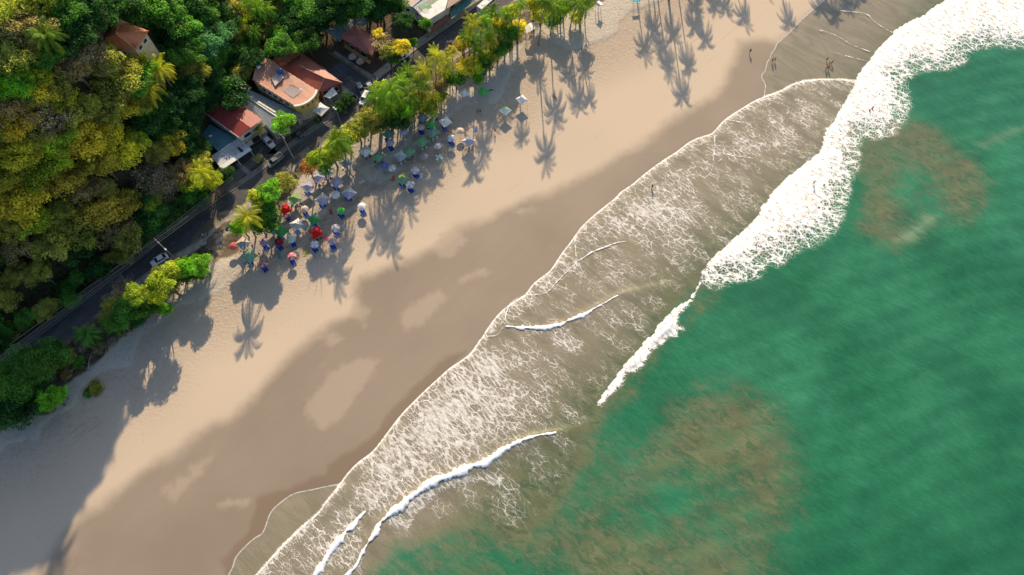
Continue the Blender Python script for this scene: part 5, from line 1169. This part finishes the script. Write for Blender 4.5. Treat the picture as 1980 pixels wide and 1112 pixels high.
def branches(seed, nb=9, twig=0, base=-1.2):
    r = random.Random(seed); m = MB()
    m.tube([(0, 0, base), (.02, .01, base*.5), (0, .03, 0), (.02, 0, .35)], [.085, .06, .05, .03], 7)
    for k in range(nb):
        a = 2*math.pi*k/nb+r.uniform(-.3, .3); z0 = r.uniform(base*.35, .25); L_ = r.uniform(.5, .85); el = r.uniform(.2, .9)
        p0 = Vector((0, 0, z0)); p1 = p0+Vector((math.cos(a)*L_*.5, math.sin(a)*L_*.5, L_*el*.5)); p2 = p1+Vector((math.cos(a+r.uniform(-.4, .4))*L_*.5, math.sin(a+r.uniform(-.4, .4))*L_*.5, L_*el*.55))
        m.tube([p0, p1, p2], [.032, .02, .008], 5)
        for j in range(twig):
            t = r.uniform(.3, 1); q0 = p0.lerp(p1, t*2) if t < .5 else p1.lerp(p2, t*2-1); b_ = a+r.uniform(-1.3, 1.3); l2 = r.uniform(.15, .4)
            q1 = q0+Vector((math.cos(b_)*l2, math.sin(b_)*l2, l2*r.uniform(.1, .9))); m.tube([q0, q1], [.010, .004], 3)
            for i in range(4): b3 = b_+r.uniform(-1, 1); q2 = q0.lerp(q1, r.uniform(.3, 1)); m.tube([q2, q2+Vector((math.cos(b3), math.sin(b3), r.uniform(0, 1)))*l2*.55], [.006, .003], 3)
    return m
CROWN = {}
def mk(kind, arr):
    CROWN[kind] = [np_mesh('crown', *c[:2], M_leaf, c[2]) for c in arr]
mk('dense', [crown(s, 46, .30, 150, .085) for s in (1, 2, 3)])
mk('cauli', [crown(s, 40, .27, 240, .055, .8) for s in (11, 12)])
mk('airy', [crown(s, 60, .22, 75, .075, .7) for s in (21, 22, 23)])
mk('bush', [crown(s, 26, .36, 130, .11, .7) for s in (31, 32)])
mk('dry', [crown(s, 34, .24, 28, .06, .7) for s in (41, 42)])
TRUNK = [branches(s, 9).mesh('trunk', M_bark, True) for s in (1, 2)]
TW = [branches(s, 14, 14).mesh('trunk', M_twig) for s in (5, 6)]
TR = []; SPOTL = []
KCOL = {'yellow': (.54, .48, .05), 'ygreen': (.33, .40, .04), 'olive': (.31, .32, .07), 'green': (.085, .23, .035), 'bright': (.17, .40, .03), 'deep': (.035, .115, .028), 'brown': (.29, .235, .11), 'orange': (.36, .20, .08), 'gold': (.43, .38, .06), 'grey': (.40, .34, .24), 'blue-green': (.09, .25, .11)}
KW = {'yellow': 'golden-yellow', 'ygreen': 'yellow-green', 'olive': 'olive', 'green': 'mid-green', 'bright': 'bright green', 'deep': 'deep green', 'brown': 'brownish', 'orange': 'orange-leaved', 'gold': 'gold-brown', 'grey': 'grey-brown', 'blue-green': 'blue-green'}
def tree(x, y, r_, h, col, kind='dense', label=None, cat='tree', group=None, zone='forest'):
    gx_, gy_, gz_ = on_ray(x, y, h-r_*.35)
    tr = thing('broadleaf_tree' if cat == 'tree' else 'bush', label or '', cat, (gx_, gy_, gz_-.1), random.uniform(0, 6.28), group); tr.scale = (1, 1, 1)
    base = KCOL[col]; j = [random.uniform(.82, 1.2) for _ in range(3)]; jj = random.uniform(.8, 1.2); c = tuple(min(1, base[i]*(.7*jj+.3*j[i])) for i in range(3))
    s = (r_, r_*random.uniform(.88, 1.12), r_*random.uniform(.8, 1.0)); zc = h-s[2]*1.15
    o = link('crown', random.choice(CROWN[kind]), tr, col=c); o.scale = s; o.location = (0, 0, zc)
    src = TW if kind == 'dry' else TRUNK
    t = link('trunk', random.choice(src), tr); sz = max((zc+.3)/1.2, .4); t.scale = (r_ if kind == 'dry' else min(r_, 5), r_ if kind == 'dry' else min(r_, 5), sz if kind != 'dry' else r_); t.location = (0, 0, zc if kind == 'dry' else zc)
    if kind == 'dry':   # the unit trunk reaches 1.2 down; stretch a plain stem below it
        MB().tube([(0, 0, 0), (0, 0, max(zc-1.1*r_, .3))], .09*r_, 6).build('stem', M_bark, tr)
    TR.append((tr, x, y, col, kind, label)); SPOTL.append((gx_, gy_)); return tr
def palm_crown(seed, nf=20, L_=1.0):
    r = random.Random(seed); V = []; F = []; Rn = []
    for k in range(nf):
        a = 2*math.pi*k/nf*2.4+r.uniform(-.2, .2); lay = k/nf; el = 1.2-1.5*lay+r.uniform(-.15, .15); L0 = L_*r.uniform(.85, 1.08)
        d = Vector((math.cos(a), math.sin(a), 0)); side = Vector((-d.y, d.x, 0)); p = Vector((0, 0, 0)); n = 20; ang = el; pts = []
        for i in range(n+1):
            pts.append((p.copy(), ang)); p = p+(d*math.cos(ang)+Vector((0, 0, math.sin(ang))))*(L0/n); ang -= (1.9+.2*lay)/n*(.35+1.3*i/n)
        rv = r.uniform(.2, .8) if lay < .8 else r.uniform(0, .2)
        for i in range(n):
            (p0, a0), (p1, _) = pts[i], pts[i+1]; w0 = .012
            b0 = len(V); V += [p0+side*w0, p0-side*w0, p1-side*w0, p1+side*w0]; F.append((b0, b0+1, b0+2, b0+3)); Rn += [rv]*4
            if i < 2: continue
            t = i/n; ll = .21*L0*math.sin(math.pi*min(1, .12+t*.95))**.7*r.uniform(.85, 1.1); up = Vector((0, 0, 1))*math.cos(a0)-d*math.sin(a0)
            for s in (-1, 1):
                for hv in (0, .5):
                    q = p0.lerp(p1, hv+.1); dr = (side*s*.8+(p1-p0).normalized()*.55-up*(.25+.35*lay)+Vector((0, 0, -.12))).normalized(); e = q+dr*ll; tw = (p1-p0).normalized()*.0085*L0
                    b0 = len(V); V += [q-tw, q+tw, e+tw*.2-Vector((0, 0, ll*.12)), e-tw*.4-Vector((0, 0, ll*.12))]; F.append((b0, b0+1, b0+2, b0+3)); Rn += [max(0, min(1, rv+r.uniform(-.15, .15)))]*4
    return np_mesh('palm_crown', np.array([tuple(v) for v in V]), np.array(F), M_frond, np.array(Rn))
PC = [palm_crown(s, nf) for s, nf in ((1, 27), (2, 23), (3, 30))]
PCOL = {'palm': (.15, .27, .022), 'gold': (.36, .38, .03), 'dark': (.06, .17, .025)}
def palm(x, y, h, r_, label, col='palm', lean=None, shadow=None):
    """crown seen at pixel x,y; trunk leans a little toward the sea"""
    if shadow is not None:   # stands beyond the frame: found from where its shadow falls
        q = P(*shadow); cx_, cy_ = q.x, q.y+h*COT
    else: q = P(x, y, h); cx_, cy_ = q.x, q.y
    lean = lean if lean is not None else random.uniform(.4, 2.2); a = math.radians(-45)+random.uniform(-.7, .7)
    bx, by = cx_-math.cos(a)*lean, cy_-math.sin(a)*lean; g = gzs(bx, by) if shadow is None else 0.0
    if g > .5: bx, by, g = on_ray(x, y, h); cx_, cy_ = bx+.5, by-.5; lean = .7
    r = thing('palm_tree', label, 'palm tree', (bx, by, g), 0, 'coconut palms')
    top = Vector((cx_-bx, cy_-by, h)); pts = []
    for i in range(9): t = i/8; pts.append((top.x*t**1.7, top.y*t**1.7, h*t-.2*(t == 0)))
    MB().tube(pts, [.26, .2, .18, .17, .16, .15, .14, .13, .13], 8).build('trunk', M_ptrunk, r, True)
    j = random.uniform(.8, 1.25); c = tuple(v*j for v in PCOL[col])
    o = link('palm_crown', random.choice(PC), r, col=c); o.location = top; o.scale = (r_*.92, r_*.92, r_*1.3); o.rotation_euler = (random.uniform(-.1, .1), random.uniform(-.1, .1), random.uniform(0, 6.28))
    nt_ = MB()
    for k in range(6): a2 = k*1.05; nt_.lathe([(.04, -.14), (.12, -.05), (.12, .05), (.04, .14)], 6, (top.x+math.cos(a2)*.24, top.y+math.sin(a2)*.24, h-.18))
    nt_.build('coconuts', paint((.20, .17, .04), .7, .3), r); SPOTL.append((bx, by)); return r
PALMS = [(914,47,16,4.2,'gold'),(934,39,14,4.2,'palm'),(953,25,12,3.6,'palm'),(843,110,13,3.9,'gold'),(863,118,10,3.9,'gold'),(818,139,12,4.4,'gold'),(872,145,5.5,3.0,'palm'),(978,28,11,3.8,'palm'),(949,80,8,3.6,'gold'),
 (924,100,7,3.6,'palm'),(940,66,9,3.6,'palm'),(731,189,14,4.8,'palm'),(757,177,15.5,5.0,'palm'),(793,187,11,4.5,'palm'),(836,189,6,3.4,'gold'),(776,160,10,3.8,'palm'),(1072,13,12,4.8,'palm'),(1055,4,17,4.2,'palm'),(1118,9,11,4.2,'palm'),(1098,-2,9,4.0,'palm'),(1040,-6,9,4.0,'palm'),(965,62,8,3.6,'palm'),(906,66,9,3.6,'palm'),(855,140,7,3.4,'gold'),(788,140,8,3.6,'palm'),(820,165,7,3.6,'palm'),(800,205,6,3.6,'palm'),(745,215,8,4.2,'palm'),(1130,14,7,3.6,'palm'),(1085,22,6,3.6,'palm'),
 (652,276,13,5.0,'palm'),(479,419,11.5,5.0,'gold'),(170,648,5,4.4,'dark'),(668,290,10,3.6,'palm'),(752,205,11,3.8,'palm'),(896,75,10,2.6,'palm'),(1010,8,15,3.2,'palm'),(1140,-6,12,3.2,'palm'),(806,160,11,3.0,'palm')]
def palm_label(i, n): return 'coconut palm number'  # replaced below
ordw = ['first', 'second', 'third', 'fourth', 'fifth', 'sixth', 'seventh', 'eighth', 'ninth', 'tenth', 'eleventh', 'twelfth', 'thirteenth', 'fourteenth', 'fifteenth', 'sixteenth', 'seventeenth', 'eighteenth', 'nineteenth', 'twentieth'] 
ordw += ['twenty-'+w_ for w_ in ordw[:9]]+['thirtieth']; ordw += ['thirty-'+w_ for w_ in ordw[:9]]+['fortieth']; ordw += ['forty-'+w_ for w_ in ordw[:9]]
ordp = sorted(range(len(PALMS)), key=lambda i: PALMS[i][0])
tone = {'palm': 'green', 'gold': 'sunlit golden', 'dark': 'shaded dark'}
for rk, i in enumerate(ordp):
    x, y, h, r_, c = PALMS[i]; palm(x, y, h, r_, tone[c]+' palm, '+ordw[rk]+' from the left of those along the beach road', c)
for k, (x, y, h, r_, w_) in enumerate([(387,334,12,4.6,'right edge beside the carport annex'),(307,132,14,5.0,'clearing beside the orange-roofed bungalow, upper of two'),(286,172,13,5.0,'clearing beside the orange-roofed bungalow, lower of two'),(86,68,14,5.0,'left of the orange-roofed bungalow'),
   (492,62,11,3.2,'above the salmon roof'),(493,14,12,4.0,'top edge above the salmon roof, left one'),(512,18,11,3.6,'top edge above the salmon roof, right one'),(474,6,12,3.4,'top edge above the salmon roof, leftmost')]):
    palm(x, y, h, r_, 'palm rising from the forest at the '+w_, 'gold' if k < 3 else 'palm')
# palms whose crowns stand beyond the top edge; their shadows lie on the beach
OFF = [(1290,120,15),(1318,180,16),(1300,60,14),(1262,50,14),(1340,45,15),(1362,70,15),(1245,90,13),(1437,30,14),(1402,10,15),(1524,40,16),(1612,26,16),(1636,6,14),(1585,14,13),(1655,-10,14),(1330,120,16),(1345,10,15),(1380,5,14),(1480,-20,15),(1275,85,15)]
for k, (sx, sy, h) in enumerate(OFF): palm(0, 0, h, 3.9, 'palm beyond the top edge, '+ordw[k]+' of the row whose shadows cross the far sand', 'palm', None, (sx, sy))
# big roadside and beach trees: x, y, radius, height, colour, kind, label
BT = [(352,533,3.0,4.6,'green','bush','low green growth beneath the bright lower road bushes'),(378,522,3.0,4.6,'green','bush','low growth beneath the rightmost bright lower bush'),(325,552,3.0,4.6,'olive','bush','low olive growth below the large yellow-green lower tree'),(295,588,2.6,4.6,'green','bush','low growth below the tree overhanging the sand'),(925,150,2.0,4,'bright','bush','low bright shrub at the sand edge under the teal umbrella'),(880,150,3.0,6,'green','bush','green tree in the strip left of the teal umbrella'),(945,105,3,6,'ygreen','bush','yellow-green tree in the middle of the upper strip'),(975,85,2.8,5,'green','bush','green tree at the upper sand edge below the golden one'),(915,75,3,6,'green','bush','green tree in the upper strip by the kerb'),(850,185,2.6,5,'ygreen','bush','yellow-green tree in front of the brownish one'),(815,200,3.0,6,'green','bush','green tree left of the topmost green canopy'),(790,215,3.2,6,'olive','bush','olive tree right above the teal canopy'),(770,232,3.2,6,'deep','bush','deep green tree at the sand edge above the teal canopy'),(732,240,3.2,6,'olive','bush','olive tree at the strip edge above the brown canopy'),(700,252,2.6,5,'ygreen','bush','yellow-green tree above the brown canopy'),(1070,38,3.0,4.5,'green','bush','low green clump under the two top edge palms'),(1115,30,2.8,4.5,'olive','bush','low olive clump under the top right palms'),(1045,28,3.0,5,'ygreen','bush','yellow-green clump right of the white pavilion'),(545,233,3.6,9,'bright','bush','round bright green tree in front of the grey hall roof'),(519,366,3.6,12,'bright','bush','bright green tree at the road edge left of the lilac canopies'),(547,350,3.8,10,'olive','airy','olive tree just right of the bright green roadside tree'),
 (496,381,2.6,11,'ygreen','bush','small yellow-green tree above the sunlit palm at the roadside'),(515,402,3.6,9,'green','bush','mid-green tree left of the red canopy'),(520,425,3.2,9,'green','bush','low green tree over the dark red canopy'),(463,435,2.8,8,'bright','bush','bright low tree beneath the sunlit roadside palm'),
 (497,430,3.0,8,'green','bush','green tree right of the sunlit roadside palm'),(594,319,3.2,10,'orange','airy','small orange-leaved tree above the lilac canopies'),(612,302,3.0,13,'ygreen','bush','yellow-green tree right above the orange tree'),(627,318,3.0,8,'green','bush','green tree between orange tree and bright palm'),
 (640,292,3.6,9,'ygreen','bush','yellow-green tree under the big bright palm, left side'),(668,262,3.8,9,'ygreen','bush','yellow-green tree right of the big bright palm'),(688,243,3.6,9,'olive','airy','olive tree at the kerb above the big bright palm'),(708,225,4.0,9,'olive','bush','olive tree below the junction left of the palms'),
 (726,222,3.8,9,'olive','dense','dark olive tree below the junction palms'),(752,222,3.6,8.5,'deep','dense','deep green tree above the teal canopy'),(775,210,3.4,9,'bright','bush','bright green tree in the palm clump below the junction'),(742,170,3.2,11,'ygreen','bush','yellow-green tree at the junction among tall palms'),
 (806,190,3.6,7,'gold','airy','gold-brown tree among palms at the sand edge'),(832,207,2.8,7,'ygreen','bush','yellow-green bush left of the topmost green canopy'),(762,192,3.5,10,'green','dense','green tree among the junction palms'),
 (852,166,3.0,6,'brown','airy','brownish tree at the sand edge below the palms'),(873,97,2.2,7.5,'gold','airy','small gold-orange tree between road and palms'),(902,124,3.8,7,'yellow','bush','golden-yellow round tree left of the teal umbrella'),(893,83,3.0,6,'yellow','bush','small yellow tree at the kerb of the upper road'),
 (990,18,3.2,12,'ygreen','bush','yellow-green tree at the top edge by the upper road'),(1000,52,3.2,7,'yellow','bush','golden tree left of the white pavilion'),(986,62,3.4,8,'green','bush','green tree left of the golden one by the pavilion'),(962,95,3.2,6,'green','bush','green tree at the sand edge below the upper palms'),
 (962,42,2.8,9,'yellow','bush','yellow tree among the upper palms'),(1032,5,2.8,9,'yellow','bush','yellow tree at the top edge above the pavilion'),(1085,12,3.6,7,'green','bush','green tree between the two top edge palm clumps'),(935,118,3.4,5.5,'green','bush','low green tree just above the teal umbrella'),(1135,2,2.6,8,'ygreen','bush','yellow-green tree at the top edge near the tiny shelter'),
 (918,132,2.6,6,'ygreen','bush','yellow-green shrub left of the teal umbrella'),
 (737,75,4.0,10,'grey','dry','dry grey-brown tree right of the red hip roof'),(749,95,3.2,8.5,'olive','airy','thin olive tree over the cafe corner'),(778,88,3.0,8.5,'yellow','bush','golden-green tree at the kerb right of the cafe'),(762,107,2.6,7,'green','bush','green tree over the white car by the cafe'),(730,62,2.0,9,'yellow','bush','small yellow crown above the red hip roof'),
 (823,43,2.3,7,'green','bush','slim green tree before the patchwork roof'),(782,38,3.4,8,'deep','dense','dark tree beside the white-walled top building'),(797,80,1.8,4,'green','bush','low hedge bush by the kerb below the top building'),(770,8,3,6,'deep','dense','dark bush at the top left of the white-walled building'),
 (497,247,2.2,6,'ygreen','dry','small sparse tree with yellow tufts before the red-roofed house'),(463,133,4.6,9,'olive','dense','olive tree touching the left end of the salmon roof'),(670,190,2.6,3,'deep','bush','dark shrub bed at the corner of the maroon-roofed restaurant'),(655,202,2.6,3,'deep','bush','dark shrub bed beside the white sail awning'),
 (432,335,3.0,5,'deep','bush','dark green bush at the lower corner of the carport'),(498,305,1.4,2.5,'olive','bush','small planted bush right of the carport'),(615,232,1.0,2,'deep','bush','little dark plant beside the square white tent'),
 # lower left strip between road and sand
 (310,538,4.2,12,'ygreen','bush','large yellow-green tree below the lone white car'),(340,516,3.0,7.5,'ygreen','bush','yellow-green tree right of the large one at the lower road'),(358,513,3.2,8,'bright','bush','bright bush right of the lower road trees'),(384,508,3.2,8.5,'bright','bush','rightmost bright bush before the drain hollow'),
 (262,566,3.0,12,'ygreen','bush','upright yellow-green tree left of the large lower one'),(298,570,2.8,7,'ygreen','bush','yellow-green tree overhanging the sand'),(318,596,2.0,4,'bright','bush','small bright shrub alone on the sand edge'),(216,590,3.0,7,'olive','airy','hazy olive tree above the small palm'),
 (240,598,3.4,9,'green','bush','dark green bush right of the small palm'),(262,608,3.2,5.5,'deep','bush','deep green thicket above the pale sand lobe'),(226,622,3.2,8,'green','dense','dense green bush below the hazy olive tree'),(278,592,2.6,6,'green','bush','green bush behind the pale sand lobe'),(206,612,3.0,5,'olive','airy','greyish bush touching the small palm'),
 (205,575,1.6,5,'grey','dry','bare twiggy shrub at the dark road edge'),(235,555,3.4,7,'grey','dry','leafless pale branches over the dark road'),(190,672,2.0,2.5,'grey','dry','dry brush below the small palm'),
 (60,705,7,11,'green','cauli','big rounded green tree at the lower left edge'),(20,725,7,11,'green','cauli','big green tree cut by the left edge'),(95,688,4.5,8,'green','bush','green tree right of the big rounded one'),(40,765,6.5,8,'deep','cauli','deep green tree below the big rounded one'),(5,785,6,8,'deep','dense','dark tree at the very left edge above the sand'),
 (90,770,3.4,8,'bright','airy','bright airy tree overhanging the sand at lower left'),(112,762,2.6,5,'bright','airy','bright bush at the tip of the lower left thicket'),(75,780,2.6,5,'bright','airy','low bright bush nearest the sand at lower left'),(182,750,2.0,1.6,'olive','bush','creeping shrub patch on the shaded sand'),(168,760,1.3,1.2,'green','bush','small green creeper left of the shrub patch'),
 (130,690,2.2,3.5,'olive','bush','scrubby olive bush beside the driftwood'),(125,720,1.8,2.4,'brown','bush','brownish scrub on the dune edge'),(150,700,1.8,2.6,'green','bush','low green scrub right of the dune scrub')]
for x, y, r_, h, c, k, lb in BT: tree(x, y, r_, h, c, k, lb, 'tree' if h > 4.2 else 'bush')
# forest on the bluff: hand placed crowns first (x, y, radius, height, colour, kind)
FT = [(150,262,6.5,13,'yellow','dense'),(110,262,5.5,12,'ygreen','dense'),(35,285,5.5,12,'yellow','dense'),(60,330,5,12,'ygreen','dense'),(95,305,5,12,'ygreen','airy'),(200,250,5,12,'yellow','airy'),(225,285,6.5,13,'yellow','airy'),(255,265,4.5,12,'ygreen','airy'),(185,305,5,12,'gold','airy'),
 (30,380,6.5,13,'yellow','dense'),(55,420,5,12,'ygreen','airy'),(10,430,5,12,'olive','airy'),(120,340,6,12,'gold','airy'),(160,360,5,11,'brown','airy'),(190,400,7,13,'gold','airy'),(230,390,5.5,13,'gold','airy'),(150,440,6,12,'olive','airy'),(215,440,6,12,'brown','airy'),(100,455,6,12,'olive','airy'),(240,455,5,11,'olive','airy'),
 (325,270,5,12,'yellow','airy'),(300,290,4.5,11,'olive','airy'),(345,250,5,10,'deep','dense'),(360,285,5,9,'deep','dense'),(285,335,5,11,'grey','dry'),(315,345,5,11,'grey','dry'),(300,365,5,11,'brown','dry'),(360,345,4.5,10,'ygreen','airy'),(375,365,4.5,8,'green','bush'),(345,330,4,11,'brown','airy'),(400,345,4,9,'ygreen','airy'),(385,380,3.5,6,'deep','bush'),
 (300,410,5,9,'green','dense'),(330,395,4,8,'deep','dense'),(280,430,5,9,'deep','dense'),(270,375,4,10,'deep','dense'),(290,385,3.5,10,'ygreen','airy'),
 (185,112,6,12,'olive','airy'),(165,115,6,13,'grey','dry'),(230,126,5,12,'olive','airy'),(262,112,3.2,9,'yellow','bush'),(290,98,3.0,5,'deep','bush'),(278,112,2.8,5,'green','bush'),(215,150,7,14,'olive','airy'),(170,165,6,13,'olive','airy'),(140,130,5.5,12,'brown','airy'),(250,160,5,12,'green','dense'),(235,200,4.5,12,'yellow','bush'),(265,195,4,11,'olive','airy'),(200,205,5.5,12,'olive','airy'),
 (30,100,6,12,'olive','airy'),(60,50,6,12,'brown','airy'),(20,40,6,13,'brown','airy'),(25,150,5,12,'bright','dense'),(50,140,5,12,'ygreen','airy'),(70,165,5,12,'yellow','dense'),(15,190,6,12,'brown','airy'),(60,200,5.5,12,'grey','dry'),(45,175,5.5,12,'olive','airy'),(100,150,5,12,'olive','airy'),(105,185,5,12,'ygreen','airy'),(140,195,5,12,'olive','airy'),(90,215,6,12,'grey','dry'),(20,235,6,12,'yellow','airy'),(60,245,5,12,'olive','airy'),(5,330,5,12,'gold','airy'),
 (380,75,7.5,14,'blue-green','cauli'),(410,60,6.5,14,'blue-green','cauli'),(350,95,6,13,'green','cauli'),(405,110,6,12,'green','cauli'),(365,135,5.5,12,'olive','cauli'),(355,160,6,11,'deep','cauli'),(400,150,5.5,11,'deep','cauli'),(430,95,5,11,'deep','dense'),(385,30,6,13,'green','dense'),(345,50,6,12,'green','dense'),(420,25,6,12,'deep','dense'),(365,5,6,12,'deep','dense'),
 (445,15,5,12,'olive','airy'),(450,45,4.5,11,'gold','airy'),(465,30,4.5,11,'ygreen','airy'),(440,65,4.5,10,'gold','airy'),(475,85,5,9,'green','dense'),(460,100,4.5,8,'green','dense'),(520,45,5,10,'olive','airy'),(535,30,4.5,10,'gold','airy'),(545,60,5,10,'green','dense'),(560,30,5.5,11,'deep','dense'),(580,55,5,10,'deep','dense'),(590,75,4.5,9,'green','dense'),
 (600,15,6,12,'green','dense'),(640,10,6,12,'deep','dense'),(675,5,6,12,'green','dense'),(705,-5,5.5,11,'deep','dense'),(570,5,6,12,'green','airy'),(620,35,4.5,9,'deep','dense'),(655,25,4,8,'green','dense'),(735,10,5,9,'deep','dense'),(755,-15,5,10,'green','dense'),(725,25,3.5,6,'deep','bush'),(500,30,5,10,'green','dense'),(530,-5,6,12,'olive','airy'),(490,-10,5,11,'green','dense'),
 (110,20,6,12,'green','airy'),(150,10,6,12,'deep','dense'),(190,5,6,12,'deep','airy'),(235,0,6,12,'deep','dense'),(275,5,6,12,'green','dense'),(310,20,6,12,'green','dense'),(325,60,4.5,10,'deep','dense'),(140,50,6,12,'deep','dense'),(115,75,5,11,'deep','dense'),(165,35,5,11,'deep','dense'),(80,100,4.5,11,'green','dense'),
 (300,200,5.5,11,'deep','dense'),(330,190,5.5,10,'deep','dense'),(280,230,5,11,'deep','dense'),(310,235,5,9,'deep','dense'),(340,215,5,9,'deep','dense'),(270,130,4,10,'bright','bush'),(285,215,4,10,'bright','bush'),(370,195,5,9,'deep','dense'),(360,225,4.5,8,'deep','dense'),(425,150,4.5,8,'deep','dense'),(440,165,3.5,6,'deep','dense'),(390,185,4,8,'deep','dense'),(325,110,4,9,'green','bush')]
nF = 0
for x, y, r_, h, c, k in FT: tree(x, y, r_, h, c, k)
rr = random.Random(11); FP = np.array([(-150,-60),(760,-60),(745,0),(700,22),(630,26),(615,60),(560,85),(500,92),(470,150),(440,182),(392,210),(380,240),(385,300),(415,350),(425,366),(300,452),(150,562),(0,666),(-150,760)], float)
OX = [(170,28,292,104),(290,68,345,112)]
fill = []
def far_enough(gx_, gy_, dmin, L_): return all((a-gx_)**2+(b2-gy_)**2 > dmin*dmin for a, b2 in L_)
for it in range(6000):
    x, y = rr.uniform(-140, 760), rr.uniform(-60, 700)
    if not inside(np.array([[x, y]]), FP)[0]: continue
    if any(a < x < c2 and b2 < y < d2 for a, b2, c2, d2 in OX): continue
    gx_, gy_, g_ = on_ray(x, y, 9)
    d = (gx_-R0[0])*RN[0]+(gy_-R0[1])*RN[1]
    if d < 5 or not far_enough(gx_, gy_, 3.5 if (d < 32 and x < 300) else 4.6, SPOTL): continue
    lower = y > 430 or (x < 130 and y > 440)
    c = rr.choice(['deep', 'green', 'olive', 'deep', 'brown', 'olive'] if y > 400 else ['olive', 'green', 'deep', 'gold', 'olive', 'ygreen'] if x < 300 else ['deep', 'green', 'deep', 'olive'])
    near = d < 12
    tree(x, y, rr.uniform(3.2, 4.6) if near else rr.uniform(3.8, 5.8), rr.uniform(8, 11) if near else rr.uniform(9, 14), c, rr.choice(['dense', 'airy', 'dense', 'bush'])); nF += 1
    if nF >= 165: break
print('forest trees', len(TR), nF)
vr = random.Random(5); k_ = 0
for t0 in np.linspace(.02, .98, 34):
    a = np.array([(-40, 722), (60, 648), (200, 546), (302, 474), (425, 383)]); L_ = np.linspace(0, 1, 5)
    x, y = np.interp(t0, L_, a[:, 0])+vr.uniform(-4, 4), np.interp(t0, L_, a[:, 1])+vr.uniform(-4, 4)
    x -= 15+vr.uniform(0, 14); y -= 17+vr.uniform(0, 14)
    tree(x, y, vr.uniform(2.0, 3.2), vr.uniform(3.4, 6), vr.choice(['green', 'deep', 'olive', 'green', 'deep']), vr.choice(['bush', 'dense', 'airy']))
    TR[-1][0]['label'] = 'shrubby tree against the guard rail, '+ordw[k_]+' from the left edge'; TR[-1] = (*TR[-1][:5], TR[-1][0]['label']); k_ += 1; TR[-1][0]['group'] = 'shrubs behind the guard rail'
# every unlabelled forest tree gets a label from its row and its rank in that row
rows = [(-999, 40, 'in the strip above the orange-roofed bungalow'), (40, 110, 'level with the orange-roofed bungalow'), (110, 180, 'level with the salmon-roofed building'), (180, 250, 'level with the red-roofed house'), (250, 320, 'level with the teal-roofed annex'), (320, 390, 'just below the carport annex level'), (390, 450, 'above the bend of the guard rail'), (450, 530, 'above the lone white car level'), (530, 999, 'lowest by the guard rail')]
KS = {'dense': 'dense', 'airy': 'airy', 'cauli': 'lumpy', 'bush': 'leafy', 'dry': 'half-bare'}
for y0, y1, w_ in rows:
    by = {}
    for t, x, y, c, k, lb in TR:
        if not lb and y0 <= y < y1: by.setdefault((c, k), []).append((x, t))
    for (c, k), L_ in by.items():
        L_.sort(key=lambda q: q[0])
        for i, (_, t) in enumerate(L_): t['label'] = ('%s %s %s forest tree from the left %s' % (ordw[i], KS[k], KW[c], w_)) if len(L_) > 1 else ('the one %s %s forest tree %s' % (KS[k], KW[c], w_)); t['group'] = 'forest trees on the bluff'
# undergrowth over the forest floor and scrub along the verge: nobody could count it
def scatter(name, poly_px, n, size, hmax, label, cat, colr, cond, seed):
    r = np.random.default_rng(seed); W = PN(poly_px); lo, hi = W.min(0), W.max(0); Q = r.uniform(lo, hi, (n*3, 2)); Q = Q[inside(Q, W)][:n]
    cl_ = .5+.5*np.sin(Q[:, 0]*.7+2*np.sin(Q[:, 1]*.45))*np.sin(Q[:, 1]*.6+1.5*np.sin(Q[:, 0]*.4)); k = cond(Q) & (r.random(len(Q)) < .25+.9*cl_); Q = Q[k]; cl_ = cl_[k]
    C = np.column_stack([Q, gz(Q[:, 0], Q[:, 1])+hmax*cl_*r.random(len(Q))]); N = unit(r.normal(size=(len(Q), 3))*.8+[0, 0, 1.0])
    V, F = quads(C, N, size*r.uniform(.5, 1.5, len(Q)), r); me = np_mesh(name, V, F, M_leaf, np.repeat(r.random(len(Q)), 4)); o = link(name, me, col=colr); o['kind'] = 'stuff'; o['label'] = label; o['category'] = cat
def dland(Q): return (Q[:, 0]-R0[0])*RN[0]+(Q[:, 1]-R0[1])*RN[1]
hw_ = [wpoly(a, z_) for a, z_ in (([(388,261),(395,214),(440,180),(454,188),(478,168),(488,150),(490,128),(514,108),(530,110),(571,92),(600,50),(700,215),(440,375),(400,330)], 0), ([(165,28),(295,28),(345,70),(345,120),(280,112),(160,112)], gzs(*on_ray(225, 75, 4)[:2])))]
def nohouse(Q):
    k = dland(Q) > 4.2
    for h_ in hw_: k &= ~inside(Q, np.array(h_))
    return k
scatter('undergrowth', [(-160,-80),(770,-80),(745,20),(610,75),(470,180),(395,350),(430,375),(300,462),(150,570),(0,676),(-160,780)], 95000, .62, 2.6, 'dark green undergrowth covering the forest floor behind the guard rail', 'undergrowth', (.05, .115, .022), nohouse, 3)
soilW2 = PN(SOIL[1:-3])
scatter('verge_scrub', [(100,690),(200,612),(330,510),(400,470),(418,492),(330,548),(280,618),(200,690),(120,742)], 5200, .42, .8, 'low scrub and leaf litter between the lower road and the sand', 'scrub', (.05, .065, .018), lambda Q: np.ones(len(Q), bool), 4)
scatter('verge_scrub', [(880,140),(960,40),(1040,-20),(1150,-20),(1110,20),(1055,38),(1010,82),(960,130),(900,150)], 2200, .42, .5, 'sparse ground plants beneath the upper roadside palms', 'ground plants', (.06, .075, .02), lambda Q: np.ones(len(Q), bool), 5)
scatter('verge_scrub', [(440,448),(540,350),(640,285),(740,200),(800,180),(812,195),(720,240),(640,300),(560,380),(490,450),(450,462)], 3600, .4, .5, 'sparse ground plants beneath the roadside trees behind the canopies', 'ground plants', (.05, .07, .018), lambda Q: np.ones(len(Q), bool), 6)
